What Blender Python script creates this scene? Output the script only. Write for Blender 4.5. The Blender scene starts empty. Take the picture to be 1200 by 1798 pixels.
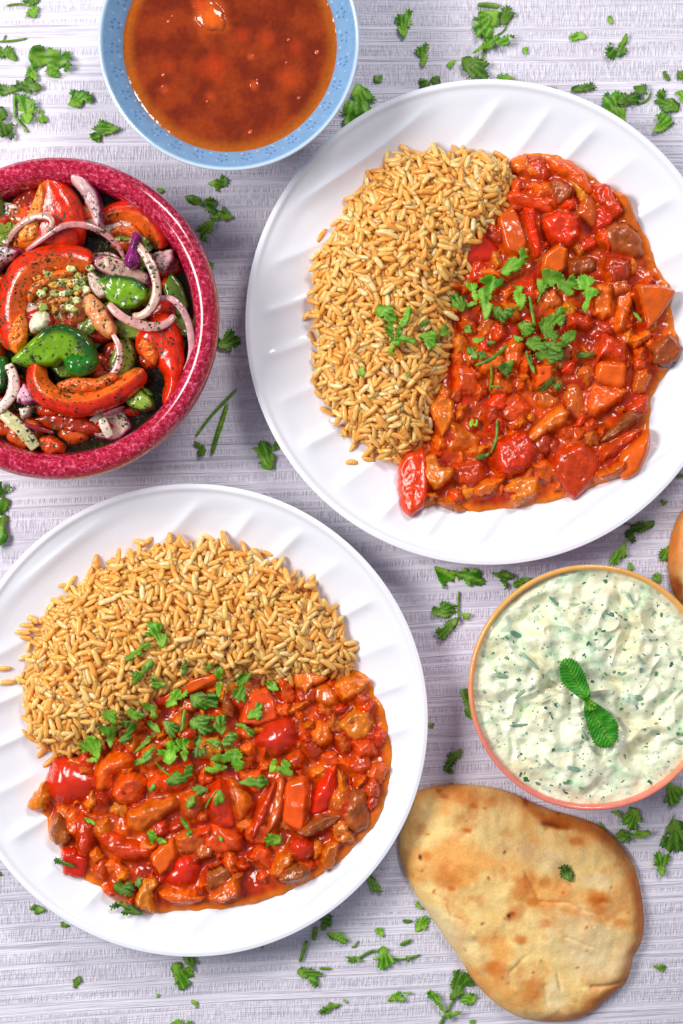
import bpy, math, random
import numpy as np
from mathutils import Vector, geometry
from mathutils.bvhtree import BVHTree
random.seed(7); rng = np.random.default_rng(7)
SC = bpy.context.scene
COL = SC.collection

# ---------------- camera, world, lamps, exposure ----------------
H = 1.0                                   # camera height above the cloth (m)
S = 0.578 / 1798.0                        # metres per photo pixel on the cloth
cam_d = bpy.data.cameras.new('camera'); cam = bpy.data.objects.new('camera', cam_d); COL.objects.link(cam)
cam.location = (0, 0, H); cam.rotation_euler = (0, 0, 0)
cam_d.sensor_fit = 'VERTICAL'; cam_d.sensor_height = 36.0; cam_d.lens = 36.0 / 0.578 * H
cam_d.clip_start = 0.01; cam_d.clip_end = 50
SC.camera = cam
world = bpy.data.worlds.new('World'); SC.world = world; world.use_nodes = True
world.node_tree.nodes['Background'].inputs[0].default_value = (0.78, 0.83, 1.0, 1)
world.node_tree.nodes['Background'].inputs[1].default_value = 0.30
def area(name, loc, target, size, power, color):
    d = bpy.data.lights.new(name, 'AREA'); d.shape = 'RECTANGLE'; d.size, d.size_y = size
    d.energy = power; d.color = color
    o = bpy.data.objects.new(name, d); COL.objects.link(o); o.location = loc
    o.rotation_euler = (Vector(target) - Vector(loc)).to_track_quat('-Z', 'Y').to_euler()
    return o
area('window_light', (-0.80, 0.22, 0.86), (0.0, 0.06, 0.0), (0.62, 0.34), 14.0, (1.0, 0.97, 0.94))
area('added_fill_lamp', (0.42, 0.98, 1.05), (0.1, 0.15, 0.0), (0.40, 0.34), 9.5, (1.0, 0.97, 0.95))  # added area lamp: more highlights on wet food, brighter top right
SC.view_settings.view_transform = 'Standard'; SC.view_settings.look = 'None'
SC.view_settings.exposure = 0.10; SC.view_settings.gamma = 1.0

# ---------------- helpers ----------------
def W(px, py, z=0.0):
    k = (H - z) / H
    return ((px - 600.0) * S * k, (899.0 - py) * S * k)
def Wp(poly, z=0.0):
    return np.array([W(p[0], p[1], z) for p in poly])
def lin(c, a=1.0):
    out = []
    for v in c[:3]:
        v = v / 255.0
        out.append(v / 12.92 if v <= 0.04045 else ((v + 0.055) / 1.055) ** 2.4)
    return (out[0], out[1], out[2], a)
def linv(c): return np.array(lin(c)[:3])

_P = np.random.default_rng(3).permutation(512)
_G = np.random.default_rng(4).uniform(0, 2 * math.pi, 512)
def pn(x, y, seed=0):
    x = np.asarray(x, float) + seed * 17.31; y = np.asarray(y, float) - seed * 9.77
    xi = np.floor(x).astype(int); yi = np.floor(y).astype(int); xf = x - xi; yf = y - yi
    def g(ix, iy, dx, dy):
        h = _P[(_P[ix & 511] + iy) & 511]; a = _G[h]
        return np.cos(a) * dx + np.sin(a) * dy
    u = xf * xf * xf * (xf * (xf * 6 - 15) + 10); v = yf * yf * yf * (yf * (yf * 6 - 15) + 10)
    n0 = g(xi, yi, xf, yf) * (1 - u) + g(xi + 1, yi, xf - 1, yf) * u
    n1 = g(xi, yi + 1, xf, yf - 1) * (1 - u) + g(xi + 1, yi + 1, xf - 1, yf - 1) * u
    return (n0 * (1 - v) + n1 * v) * 1.5
def fbm(x, y, o=4, seed=0):
    r = 0; a = 1.0; t = 0
    for i in range(o):
        r = r + a * pn(np.asarray(x) * 2 ** i, np.asarray(y) * 2 ** i, seed + i); t += a; a *= 0.5
    return r / t * 1.4
def sstep(a, b, x):
    t = np.clip((np.asarray(x, float) - a) / (b - a), 0, 1); return t * t * (3 - 2 * t)
def smax(a, b, k): return 0.5 * (a + b + np.sqrt((a - b) ** 2 + k * k))

def poly_dist(poly, X, Y):
    """signed distance, positive inside"""
    X = np.asarray(X, float); Y = np.asarray(Y, float)
    d = np.full(X.shape, 1e9); ins = np.zeros(X.shape, bool); n = len(poly)
    for i in range(n):
        ax, ay = poly[i]; bx, by = poly[(i + 1) % n]; ex, ey = bx - ax, by - ay
        t = np.clip(((X - ax) * ex + (Y - ay) * ey) / (ex * ex + ey * ey + 1e-20), 0, 1)
        d = np.minimum(d, np.hypot(X - ax - t * ex, Y - ay - t * ey))
        c = ((ay > Y) != (by > Y)) & (X < (bx - ax) * (Y - ay) / (by - ay + 1e-20) + ax)
        ins ^= c
    return np.where(ins, d, -d)
def chaikin(poly, n=2, q=0.25):
    p = np.array(poly, float)
    for _ in range(n):
        nx = np.roll(p, -1, 0); a = p * (1 - q) + nx * q; b = p * q + nx * (1 - q)
        p = np.empty((len(a) * 2, p.shape[1])); p[0::2] = a; p[1::2] = b
    return p
def resample(poly, n):
    p = np.vstack([poly, poly[:1]]); L = np.r_[0, np.cumsum(np.hypot(*np.diff(p, axis=0).T))]
    t = np.linspace(0, L[-1], n, endpoint=False)
    return np.c_[np.interp(t, L, p[:, 0]), np.interp(t, L, p[:, 1])]
def open_curve(pts, n):
    p = np.array(pts, float)
    for _ in range(3):
        q = [p[0]]
        for i in range(len(p) - 1):
            q += [p[i] * .75 + p[i + 1] * .25, p[i] * .25 + p[i + 1] * .75]
        q.append(p[-1]); p = np.array(q)
    L = np.r_[0, np.cumsum(np.sqrt((np.diff(p, axis=0) ** 2).sum(1)))]; t = np.linspace(0, L[-1], n)
    return np.stack([np.interp(t, L, p[:, k]) for k in range(p.shape[1])], 1)

def mesh(name, V, F, mat, parent=None, col=None, smooth=True, loc=None, attrs=None):
    V = np.asarray(V, float)
    if loc is not None: V = V - np.array(loc)
    me = bpy.data.meshes.new(name)
    if isinstance(F, np.ndarray):
        k = F.shape[1]; nf = len(F)
        me.vertices.add(len(V)); me.vertices.foreach_set('co', V.astype(np.float32).ravel())
        me.loops.add(nf * k); me.loops.foreach_set('vertex_index', F.astype(np.int32).ravel())
        me.polygons.add(nf); me.polygons.foreach_set('loop_start', np.arange(0, nf * k, k, dtype=np.int32))
        me.update(calc_edges=True)
    else:
        me.from_pydata(V.tolist(), [], F)
    if smooth: me.polygons.foreach_set('use_smooth', np.ones(len(me.polygons), bool))
    if col is not None:
        a = me.color_attributes.new('Col', 'FLOAT_COLOR', 'POINT')
        c = np.ones((len(V), 4), np.float32); c[:, :3] = col; a.data.foreach_set('color', c.ravel())
    for nm, arr in (attrs or {}).items():
        a = me.attributes.new(nm, 'FLOAT', 'POINT'); a.data.foreach_set('value', np.asarray(arr, np.float32))
    if mat: me.materials.append(mat)
    me.validate(); me.update()
    o = bpy.data.objects.new(name, me); COL.objects.link(o)
    if parent: o.parent = parent; 
    if loc is not None: o.location = loc
    return o
def empty(name, loc):
    o = bpy.data.objects.new(name, None); o.empty_display_size = 0.02; COL.objects.link(o); o.location = loc; return o
def put(o, parent):
    """parent keeping world position (parents are unrotated empties or meshes)"""
    o.parent = parent; o.location = Vector(o.location) - Vector(parent.location); return o
def tag(o, label=None, cat=None, group=None, kind=None):
    if label: o['label'] = label
    if cat: o['category'] = cat
    if group: o['group'] = group
    if kind: o['kind'] = kind
    return o
def grid_faces(nr, nc, wrap=False):
    i = np.arange(nr - 1)[:, None]; j = np.arange(nc if wrap else nc - 1)[None, :]; j2 = (j + 1) % nc
    a = i * nc + j; b = i * nc + j2; c = (i + 1) * nc + j2; d = (i + 1) * nc + j
    return np.stack([a, b, c, d], -1).reshape(-1, 4)

# ---------------- materials ----------------
def nt(name):
    m = bpy.data.materials.new(name); m.use_nodes = True; t = m.node_tree
    return m, t, t.nodes['Principled BSDF']
class NB:
    def __init__(s, t): s.t = t
    def n(s, ty, **kw):
        x = s.t.nodes.new(ty)
        for k, v in kw.items(): setattr(x, k, v)
        return x
    def l(s, a, b): s.t.links.new(a, b)
    def math(s, op, a, b=None, c=None):
        x = s.n('ShaderNodeMath', operation=op)
        for i, v in enumerate((a, b, c)):
            if v is None: continue
            if isinstance(v, (int, float)): x.inputs[i].default_value = v
            else: s.l(v, x.inputs[i])
        return x.outputs[0]
    def mix(s, f, a, b, blend='MIX'):
        x = s.n('ShaderNodeMix', data_type='RGBA', blend_type=blend)
        for i, v in ((0, f), (6, a), (7, b)):
            if isinstance(v, (int, float)): x.inputs[i].default_value = v
            elif isinstance(v, tuple): x.inputs[i].default_value = v
            else: s.l(v, x.inputs[i])
        return x.outputs[2]
    def noise(s, vec, scale, detail=3, rough=0.5, dist=0.0):
        x = s.n('ShaderNodeTexNoise'); x.inputs['Scale'].default_value = scale
        x.inputs['Detail'].default_value = detail; x.inputs['Roughness'].default_value = rough
        x.inputs['Distortion'].default_value = dist
        if vec is not None: s.l(vec, x.inputs['Vector'])
        return x.outputs[0]
    def ramp(s, f, stops):
        x = s.n('ShaderNodeValToRGB'); e = x.color_ramp.elements
        while len(e) < len(stops): e.new(0.5)
        for q, (p, c) in zip(e, stops):
            q.position = p; q.color = c if isinstance(c, tuple) else (c, c, c, 1)
        s.l(f, x.inputs[0]); return x.outputs[0]
    def coords(s, scale=None, kind='Object'):
        c = s.n('ShaderNodeTexCoord').outputs[kind]
        if scale:
            m = s.n('ShaderNodeMapping'); m.inputs['Scale'].default_value = scale; s.l(c, m.inputs[0]); c = m.outputs[0]
        return c
    def bump(s, h, strength, dist, normal=None):
        x = s.n('ShaderNodeBump'); x.inputs['Strength'].default_value = strength; x.inputs['Distance'].default_value = dist
        s.l(h, x.inputs['Height'])
        if normal is not None: s.l(normal, x.inputs['Normal'])
        return x.outputs[0]
def setp(b, **kw):
    for k, v in kw.items(): b.inputs[k.replace('_', ' ')].default_value = v

def food_mat(name, rough=0.3, sss=0.25, rad=(0.004, 0.0015, 0.0008), bscale=600, bstr=0.3, bdist=0.0006,
             var=0.25, vscale=180, coat=0.0, spec=0.5, rvar=0.15, speck=None):
    """wet food: vertex colour x noise, subsurface, fine bump"""
    m, t, b = nt(name); q = NB(t)
    a = q.n('ShaderNodeAttribute', attribute_name='Col'); geo = q.n('ShaderNodeNewGeometry').outputs['Position']
    n1 = q.noise(geo, vscale, 4, 0.6)
    f = q.ramp(n1, [(0.25, 1.0 - var), (0.75, 1.0 + var * 0.6)])
    c = q.mix(1.0, a.outputs['Color'], f, 'MULTIPLY')
    if speck:
        v = q.noise(geo, speck[0], 2, 0.5); k = q.ramp(v, [(speck[1], 0.0), (speck[1] + 0.03, 1.0)])
        c = q.mix(k, c, speck[2])
    q.l(c, b.inputs['Base Color'])
    n2 = q.noise(geo, bscale, 4, 0.6)
    q.l(q.bump(n2, bstr, bdist), b.inputs['Normal'])
    r = q.math('MULTIPLY_ADD', n1, rvar, rough - rvar / 2); q.l(r, b.inputs['Roughness'])
    setp(b, Subsurface_Weight=sss, Subsurface_Radius=rad, Subsurface_Scale=1.0, Specular_IOR_Level=spec, Coat_Weight=coat, Coat_Roughness=0.05)
    return m
# ---------------- cloth ----------------
def cloth_material():
    m, t, b = nt('woven_cloth'); q = NB(t)
    pos = q.n('ShaderNodeTexCoord').outputs['Object']
    sep = q.n('ShaderNodeSeparateXYZ'); q.l(pos, sep.inputs[0]); x, y = sep.outputs[0], sep.outputs[1]
    # rows run almost level, tilting a little more towards the near edge of the cloth
    tilt = q.math('MULTIPLY_ADD', y, 0.10, -0.030)
    sag = q.noise(q.coords((1, 1, 1)), 3.0, 2)
    yy = q.math('ADD', q.math('MULTIPLY_ADD', x, tilt, y), q.math('MULTIPLY', sag, 0.012))
    comb = q.n('ShaderNodeCombineXYZ'); q.l(x, comb.inputs[0]); q.l(yy, comb.inputs[1]); v = comb.outputs[0]
    def mp(sx, sy, off=0.0):
        k = q.n('ShaderNodeMapping'); k.inputs['Scale'].default_value = (sx, sy, 1); k.inputs['Location'].default_value = (off, off * 1.7, 0)
        q.l(v, k.inputs[0]); return k.outputs[0]
    lines = q.noise(mp(9, 520), 1.0, 3, 0.62)                   # long level threads
    fine = q.noise(mp(60, 1300, 3), 1.0, 2, 0.6)
    band = q.noise(mp(1.5, 175, 7), 1.0, 1, 0.4)                # which rows carry ribs
    ribs = q.noise(mp(1050, 150, 11), 1.0, 2, 0.6, 0.1)        # short upright stitches
    bm = q.ramp(band, [(0.45, 0.0), (0.53, 1.0)])
    ribh = q.ramp(ribs, [(0.36, 0.0), (0.60, 1.0)])
    linh = q.ramp(lines, [(0.28, 0.0), (0.58, 1.0)])
    hh = q.mix(bm, linh, q.mix(0.62, linh, ribh))
    h2 = q.mix(0.42, hh, fine)
    c = q.ramp(h2, [(0.02, lin((168, 159, 170))), (0.28, lin((194, 187, 202))), (0.50, lin((216, 212, 224))), (0.85, lin((235, 232, 242)))])
    patch = q.ramp(q.noise(q.coords((6, 14, 1)), 1.0, 4, 0.6), [(0.3, lin((240, 236, 238))), (0.7, (1, 1, 1, 1))])
    c = q.mix(0.7, c, patch, 'MULTIPLY')
    q.l(c, b.inputs['Base Color']); q.l(q.bump(h2, 0.85, 0.0011), b.inputs['Normal'])
    setp(b, Roughness=0.42, Specular_IOR_Level=0.45)
    return m
N = 60
gx, gy = np.meshgrid(np.linspace(-0.55, 0.55, N), np.linspace(-0.62, 0.62, N))
cloth = mesh('tablecloth', np.c_[gx.ravel(), gy.ravel(), np.zeros(N * N)], grid_faces(N, N), cloth_material())
tag(cloth, kind='structure')

# ---------------- plates ----------------
def plate_z(rn):
    """height of the plate's upper face at rn = r / R"""
    rn = np.asarray(rn, float)
    return 0.0045 + 0.0185 * (sstep(0.60, 1.12, rn) / sstep(0.60, 1.12, np.array(1.0))) 
def plate_mat():
    m, t, b = nt('white_glazed_glass'); q = NB(t)
    n = q.noise(q.coords((40, 40, 40)), 1.0, 2)
    q.l(q.mix(n, (0.78, 0.80, 0.86, 1), (0.82, 0.83, 0.88, 1)), b.inputs['Base Color'])
    setp(b, Roughness=0.10, Specular_IOR_Level=0.5, Subsurface_Weight=0.1, Subsurface_Radius=(0.004, 0.004, 0.004))
    return m
PM = plate_mat()
def make_plate(cx, cy, Rpx, label):
    ztop = 0.022; c = W(cx, cy, ztop); R = Rpx * S * (H - ztop) / H
    nr, na = 110, 640
    rn = np.r_[np.linspace(0.0, 0.55, 12), np.linspace(0.57, 1.0, nr - 12)]
    th = np.linspace(0, 2 * math.pi, na, endpoint=False)
    RR, TT = np.meshgrid(rn, th, indexing='ij'); X = RR * np.cos(TT); Y = RR * np.sin(TT)
    Z = plate_z(RR)
    a = math.radians(35)
    g = (-math.sin(a) * (X - 0.20 * X ** 3) + math.cos(a) * (Y - 0.20 * Y ** 3)) * R / 0.0208 * 2 * math.pi
    g = g + 0.7 * np.sin(3 * TT + cx) + 0.5 * np.sin(5 * TT)
    wv = 1 - np.abs(np.sin(g * 0.5 + 0.35 * np.sin(g))) ** 1.15; wv = wv * 1.1
    mask = sstep(0.66, 0.78, RR) * (1 - sstep(0.88, 0.955, RR)) * (0.75 + 0.3 * np.sin(g * 0.5 + 2 * TT))
    Z = Z + 0.0021 * (wv - 0.4) * mask
    Z = Z + 0.0010 * np.exp(-((RR - 0.985) / 0.012) ** 2)
    V = [np.stack([X * R, Y * R, Z], -1).reshape(-1, 3)]
    low = [(1.004, 0.0232), (1.003, 0.0215), (0.985, 0.0195), (0.80, 0.008), (0.62, 0.0012), (0.60, 0.0), (0.57, 0.0), (0.55, 0.0015), (0.0, 0.0015)]
    for r_, z_ in low:
        V.append(np.stack([r_ * R * np.cos(th), r_ * R * np.sin(th), np.full(na, z_)], -1))
    V = np.vstack(V) + np.array([c[0], c[1], 0.0006]); F = grid_faces(nr + len(low), na, True)
    o = mesh('dinner_plate', V, F, PM, loc=(c[0], c[1], 0))
    tag(o, label, 'plate', 'white dinner plates with wavy rims')
    return dict(c=c, R=R, obj=o)
PL1 = make_plate(857, 566, 424, 'wavy rimmed white plate at upper right, rice on its left and curry on its right')
PL2 = make_plate(337, 1264, 413, 'wavy rimmed white plate at lower left, rice above and curry below')

# ---------------- bowls ----------------
def lathe(profile, n, c):
    th = np.linspace(0, 2 * math.pi, n, endpoint=False); V = []
    for r_, z_ in profile: V.append(np.stack([c[0] + r_ * np.cos(th), c[1] + r_ * np.sin(th), np.full(n, z_)], -1))
    return np.vstack(V), grid_faces(len(profile), n, True)
def smooth_profile(pts, n): return open_curve(pts, n)

# red speckled bowl
cR = W(98, 557, 0.064); RR_ = 287 * S * 0.936
prof = smooth_profile([(0.002, 0.012), (0.045, 0.013), (0.066, 0.028), (RR_ - 0.0155, 0.045), (RR_ - 0.0145, 0.054), (RR_ - 0.0135, 0.0605), (RR_ - 0.009, 0.0645), (RR_ - 0.003, 0.0635),
                       (RR_, 0.0575), (RR_ - 0.001, 0.048), (RR_ - 0.006, 0.034), (RR_ - 0.022, 0.015), (0.052, 0.006), (0.050, 0.0005), (0.044, 0.0005), (0.042, 0.006), (0.002, 0.006)], 90)
def red_glaze():
    m, t, b = nt('speckled_red_glaze'); q = NB(t); p = q.n('ShaderNodeTexCoord').outputs['Object']
    a = q.noise(p, 480, 3, 0.75); s2 = q.noise(p, 1500, 2, 0.6); big = q.noise(p, 60, 3)
    c = q.ramp(q.mix(0.25, a, s2), [(0.40, lin((96, 2, 18))), (0.46, lin((158, 12, 42))), (0.54, lin((180, 30, 66))), (0.59, lin((206, 88, 120))), (0.68, lin((226, 150, 172)))])
    c = q.mix(q.ramp(big, [(0.35, 0.0), (0.7, 0.25)]), c, lin((165, 12, 35)))
    v = q.n('ShaderNodeTexVoronoi'); v.inputs['Scale'].default_value = 55; q.l(p, v.inputs['Vector'])
    k = q.ramp(v.outputs['Distance'], [(0.035, 1.0), (0.06, 0.0)])
    c = q.mix(k, c, lin((55, 18, 20)))
    q.l(c, b.inputs['Base Color']); q.l(q.bump(a, 0.12, 0.0003), b.inputs['Normal'])
    setp(b, Roughness=0.16, Coat_Weight=0.4, Coat_Roughness=0.06)
    return m
V, F = lathe(prof, 256, cR)
bowl_r = tag(mesh('salad_bowl', V, F, red_glaze(), loc=(cR[0], cR[1], 0)), 'crimson speckled ceramic bowl with thick rounded rim holding the tomato salad', 'bowl')

# blue bowl with printed dabs
cB = W(402, 70, 0.060); RB = 231 * S * 0.94
pb = smooth_profile([(0.001, 0.012), (0.030, 0.014), (0.046, 0.030), (RB - 0.0135, 0.049), (RB - 0.006, 0.0565), (RB - 0.0022, 0.0600), (RB - 0.0008, 0.0606), (RB, 0.0594),
                     (RB - 0.0025, 0.053), (RB - 0.009, 0.043), (0.047, 0.020), (0.034, 0.008), (0.033, 0.0005), (0.030, 0.0005), (0.029, 0.008), (0.001, 0.008)], 220)
nb = 1400; V, F = lathe(pb, nb, cB)
rr = np.repeat(pb[:, 0], nb); idx = np.repeat(np.arange(len(pb)), nb); th = np.tile(np.linspace(0, 2 * math.pi, nb, endpoint=False), len(pb))
irim = int(np.argmax(pb[:, 1])); inner = idx < irim
base = linv((118, 156, 192)); Cb = np.tile(base, (len(V), 1))
Cb *= (1 + 0.10 * fbm(rr * 300, th * 9, 3, 5))[:, None]
rimw = sstep(RB - 0.0030, RB - 0.0016, rr); Cb = Cb * (1 - rimw[:, None]) + linv((186, 202, 216)) * rimw[:, None]
def dabs(r0, count, phase, petals, size, colr, spread, flip=0.0):
    global Cb
    for k in range(count):
        a0 = phase + 2 * math.pi * k / count
        for (da, dr, rot, sc) in petals:
            aa = a0 + da * spread / r0; rc = r0 + dr * spread
            du = ((th - aa + math.pi) % (2 * math.pi) - math.pi) * r0; dv = rr - rc
            cu, su = math.cos(rot), math.sin(rot); u = du * cu + dv * su; w = -du * su + dv * cu
            d = np.sqrt((u / (size * sc)) ** 2 + (w / (size * sc * 0.62)) ** 2)
            k_ = (1 - sstep(0.75, 1.15, d)) * inner * 0.85
            Cb = Cb * (1 - k_[:, None]) + linv(colr) * k_[:, None]
pet = [(-1.1, 0.5, 0.6, 1), (-0.2, 1.0, 1.5, 1), (0.9, 0.7, -0.5, 1), (-0.7, -0.6, -0.4, 0.9), (0.6, -0.7, 0.8, 1)]
dabs(RB - 0.0085, 30, 0.05, pet, 0.00085, (62, 112, 170), 0.0021)
dabs(RB - 0.0040, 60, 0.0, [(-0.5, 0, 0.3, 1), (0.5, 0.2, -0.3, 1)], 0.0006, (90, 140, 190), 0.0015)
dabs(RB - 0.0108, 44, 0.11, [(0, 0, 0.0, 1)], 0.0008, (172, 202, 224), 0.001)
dabs(RB - 0.0060, 44, 0.04, [(0, 0, 0.0, 1)], 0.0006, (165, 198, 222), 0.001)
def ceramic(name, rough=0.12, sss=0.0):
    m, t, b = nt(name); q = NB(t); a = q.n('ShaderNodeAttribute', attribute_name='Col'); q.l(a.outputs['Color'], b.inputs['Base Color'])
    n = q.noise(q.coords(), 90, 2); q.l(q.bump(n, 0.08, 0.0006), b.inputs['Normal'])
    setp(b, Roughness=rough, Coat_Weight=0.3, Coat_Roughness=0.05, Subsurface_Weight=sss); return m
bowl_b = tag(mesh('soup_bowl', V, F, ceramic('blue_printed_porcelain'), col=np.clip(Cb, 0, 1), loc=(cB[0], cB[1], 0)),
             'pale blue porcelain bowl with darker blue flower dabs, holding the red sauce', 'bowl')

# dip bowl
cD = W(1040, 1208, 0.052); RD = 217 * S * 0.948
pd = smooth_profile([(0.001, 0.010), (0.045, 0.011), (RD - 0.006, 0.026), (RD - 0.0036, 0.044), (RD - 0.0028, 0.0505), (RD - 0.0014, 0.0524), (RD, 0.0505), (RD - 0.0003, 0.044),
                     (RD - 0.002, 0.026), (RD - 0.012, 0.009), (0.044, 0.004), (0.043, 0.0004), (0.040, 0.0004), (0.039, 0.004), (0.001, 0.004)], 80)
V, F = lathe(pd, 256, cD)
dx = (V[:, 0] - cD[0]) / RD; dy = (V[:, 1] - cD[1]) / RD; rad = np.hypot(dx, dy); idx = np.repeat(np.arange(len(pd)), 256); it = int(np.argmax(pd[:, 1]))
ori = sstep(-0.9, 0.3, dx * 0.3 + dy * 0.95)[:, None]
rimc = linv((232, 128, 112)) * (1 - ori) + linv((236, 172, 88)) * ori
ext = linv((222, 130, 140)) * (1 - ori) + linv((188, 132, 165)) * ori
k = sstep(it + 1, it + 7, idx)[:, None]; Cd = rimc * (1 - k) + ext * k
Cd *= (1 + 0.12 * fbm(V[:, 0] * 200, V[:, 1] * 200, 3, 9))[:, None]
bowl_d = tag(mesh('dip_bowl', V, F, ceramic('orange_pink_glaze'), col=np.clip(Cd, 0, 1), loc=(cD[0], cD[1], 0)),
             'round bowl with thin orange rim and pink outer side holding the white herb dip', 'bowl')
# ---------------- height grids over each plate ----------------
CELL = 0.0006
class Grid:
    def __init__(s, x0, y0, x1, y1, cell=CELL):
        s.x0, s.y0, s.cell = x0, y0, cell; s.nx = int((x1 - x0) / cell) + 1; s.ny = int((y1 - y0) / cell) + 1
        s.X, s.Y = np.meshgrid(x0 + np.arange(s.nx) * cell, y0 + np.arange(s.ny) * cell)
        s.Z = np.zeros_like(s.X)
    def at(s, A, x, y):
        i = np.clip(np.rint((np.asarray(x) - s.x0) / s.cell).astype(int), 0, s.nx - 1)
        j = np.clip(np.rint((np.asarray(y) - s.y0) / s.cell).astype(int), 0, s.ny - 1); return A[j, i]
def blur(A, k):
    for _ in range(2):
        for ax in (0, 1):
            P = np.concatenate([np.repeat(np.take(A, [0], ax), k, ax), A, np.repeat(np.take(A, [-1], ax), k + 1, ax)], ax)
            C = np.cumsum(P, ax); n = A.shape[ax]
            hi = np.take(C, range(2 * k, 2 * k + n), ax); lo = np.take(C, range(0, n), ax); A = (hi - lo) / (2 * k)
    return A

# rice grain prototypes: slim bent ellipsoids along x
def grain_proto(k):
    r = random.Random(k); L = 0.0047 * r.uniform(0.70, 1.16); w = 0.00150 * r.uniform(0.9, 1.1); bend = r.uniform(-0.10, 0.10) * 1.6
    ns, na = 7, 7; V = []
    for i in range(ns):
        t = -1 + 2 * i / (ns - 1); x = L * t; rad = w * max(0.16, (1 - abs(t) ** 3.4)) ** 0.5
        if i == 0: rad *= 1.1
        if i == ns - 1: rad *= 1.5
        for j in range(na):
            a = 2 * math.pi * j / na; V.append((x, rad * math.cos(a) + bend * L * (1 - t * t) * 0.5, rad * 0.86 * math.sin(a)))
    F = []
    for i in range(ns - 1):
        for j in range(na):
            j2 = (j + 1) % na; F.append((i * na + j, (i + 1) * na + j, (i + 1) * na + j2, i * na + j2))
    F.append(tuple(range(na))); F.append(tuple((ns - 1) * na + j for j in range(na))[::-1])
    return np.array(V), F
PROTOS = [grain_proto(k) for k in range(10)]
def rice_mat():
    m, t, b = nt('spiced_rice'); q = NB(t)
    a = q.n('ShaderNodeAttribute', attribute_name='tint').outputs['Fac']; oi = q.n('ShaderNodeObjectInfo').outputs['Random']
    f = q.math('FRACT', q.math('ADD', a, q.math('MULTIPLY', oi, 3.7)))
    c = q.ramp(f, [(0.0, lin((243, 164, 76))), (0.30, lin((248, 176, 88))), (0.65, lin((251, 188, 104))), (0.92, lin((252, 204, 130))), (1.0, lin((251, 220, 168)))])
    p = q.n('ShaderNodeNewGeometry').outputs['Position']; n = q.noise(p, 420, 4, 0.6)
    c = q.mix(1.0, c, q.ramp(n, [(0.3, lin((240, 220, 196))), (0.6, (1, 1, 1, 1))]), 'MULTIPLY')
    c = q.mix(q.ramp(q.noise(p, 45, 2), [(0.5, 0.0), (0.75, 0.22)]), c, lin((236, 150, 44)))
    q.l(c, b.inputs['Base Color']); q.l(q.bump(n, 0.10, 0.0005), b.inputs['Normal'])
    setp(b, Roughness=0.24, Subsurface_Weight=0.6, Subsurface_Radius=(0.006, 0.0038, 0.0014), Subsurface_Scale=1.0, Specular_IOR_Level=0.5)
    return m
RM = rice_mat()
PROTO_ME = []
for V_, F_ in PROTOS:
    me = bpy.data.meshes.new('rice_grain'); me.from_pydata(V_.tolist(), [], F_); me.polygons.foreach_set('use_smooth', np.ones(len(me.polygons), bool))
    at_ = me.attributes.new('tint', 'FLOAT', 'POINT'); at_.data.foreach_set('value', np.full(len(V_), random.random(), np.float32))
    me.materials.append(RM); PROTO_ME.append(me)

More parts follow.
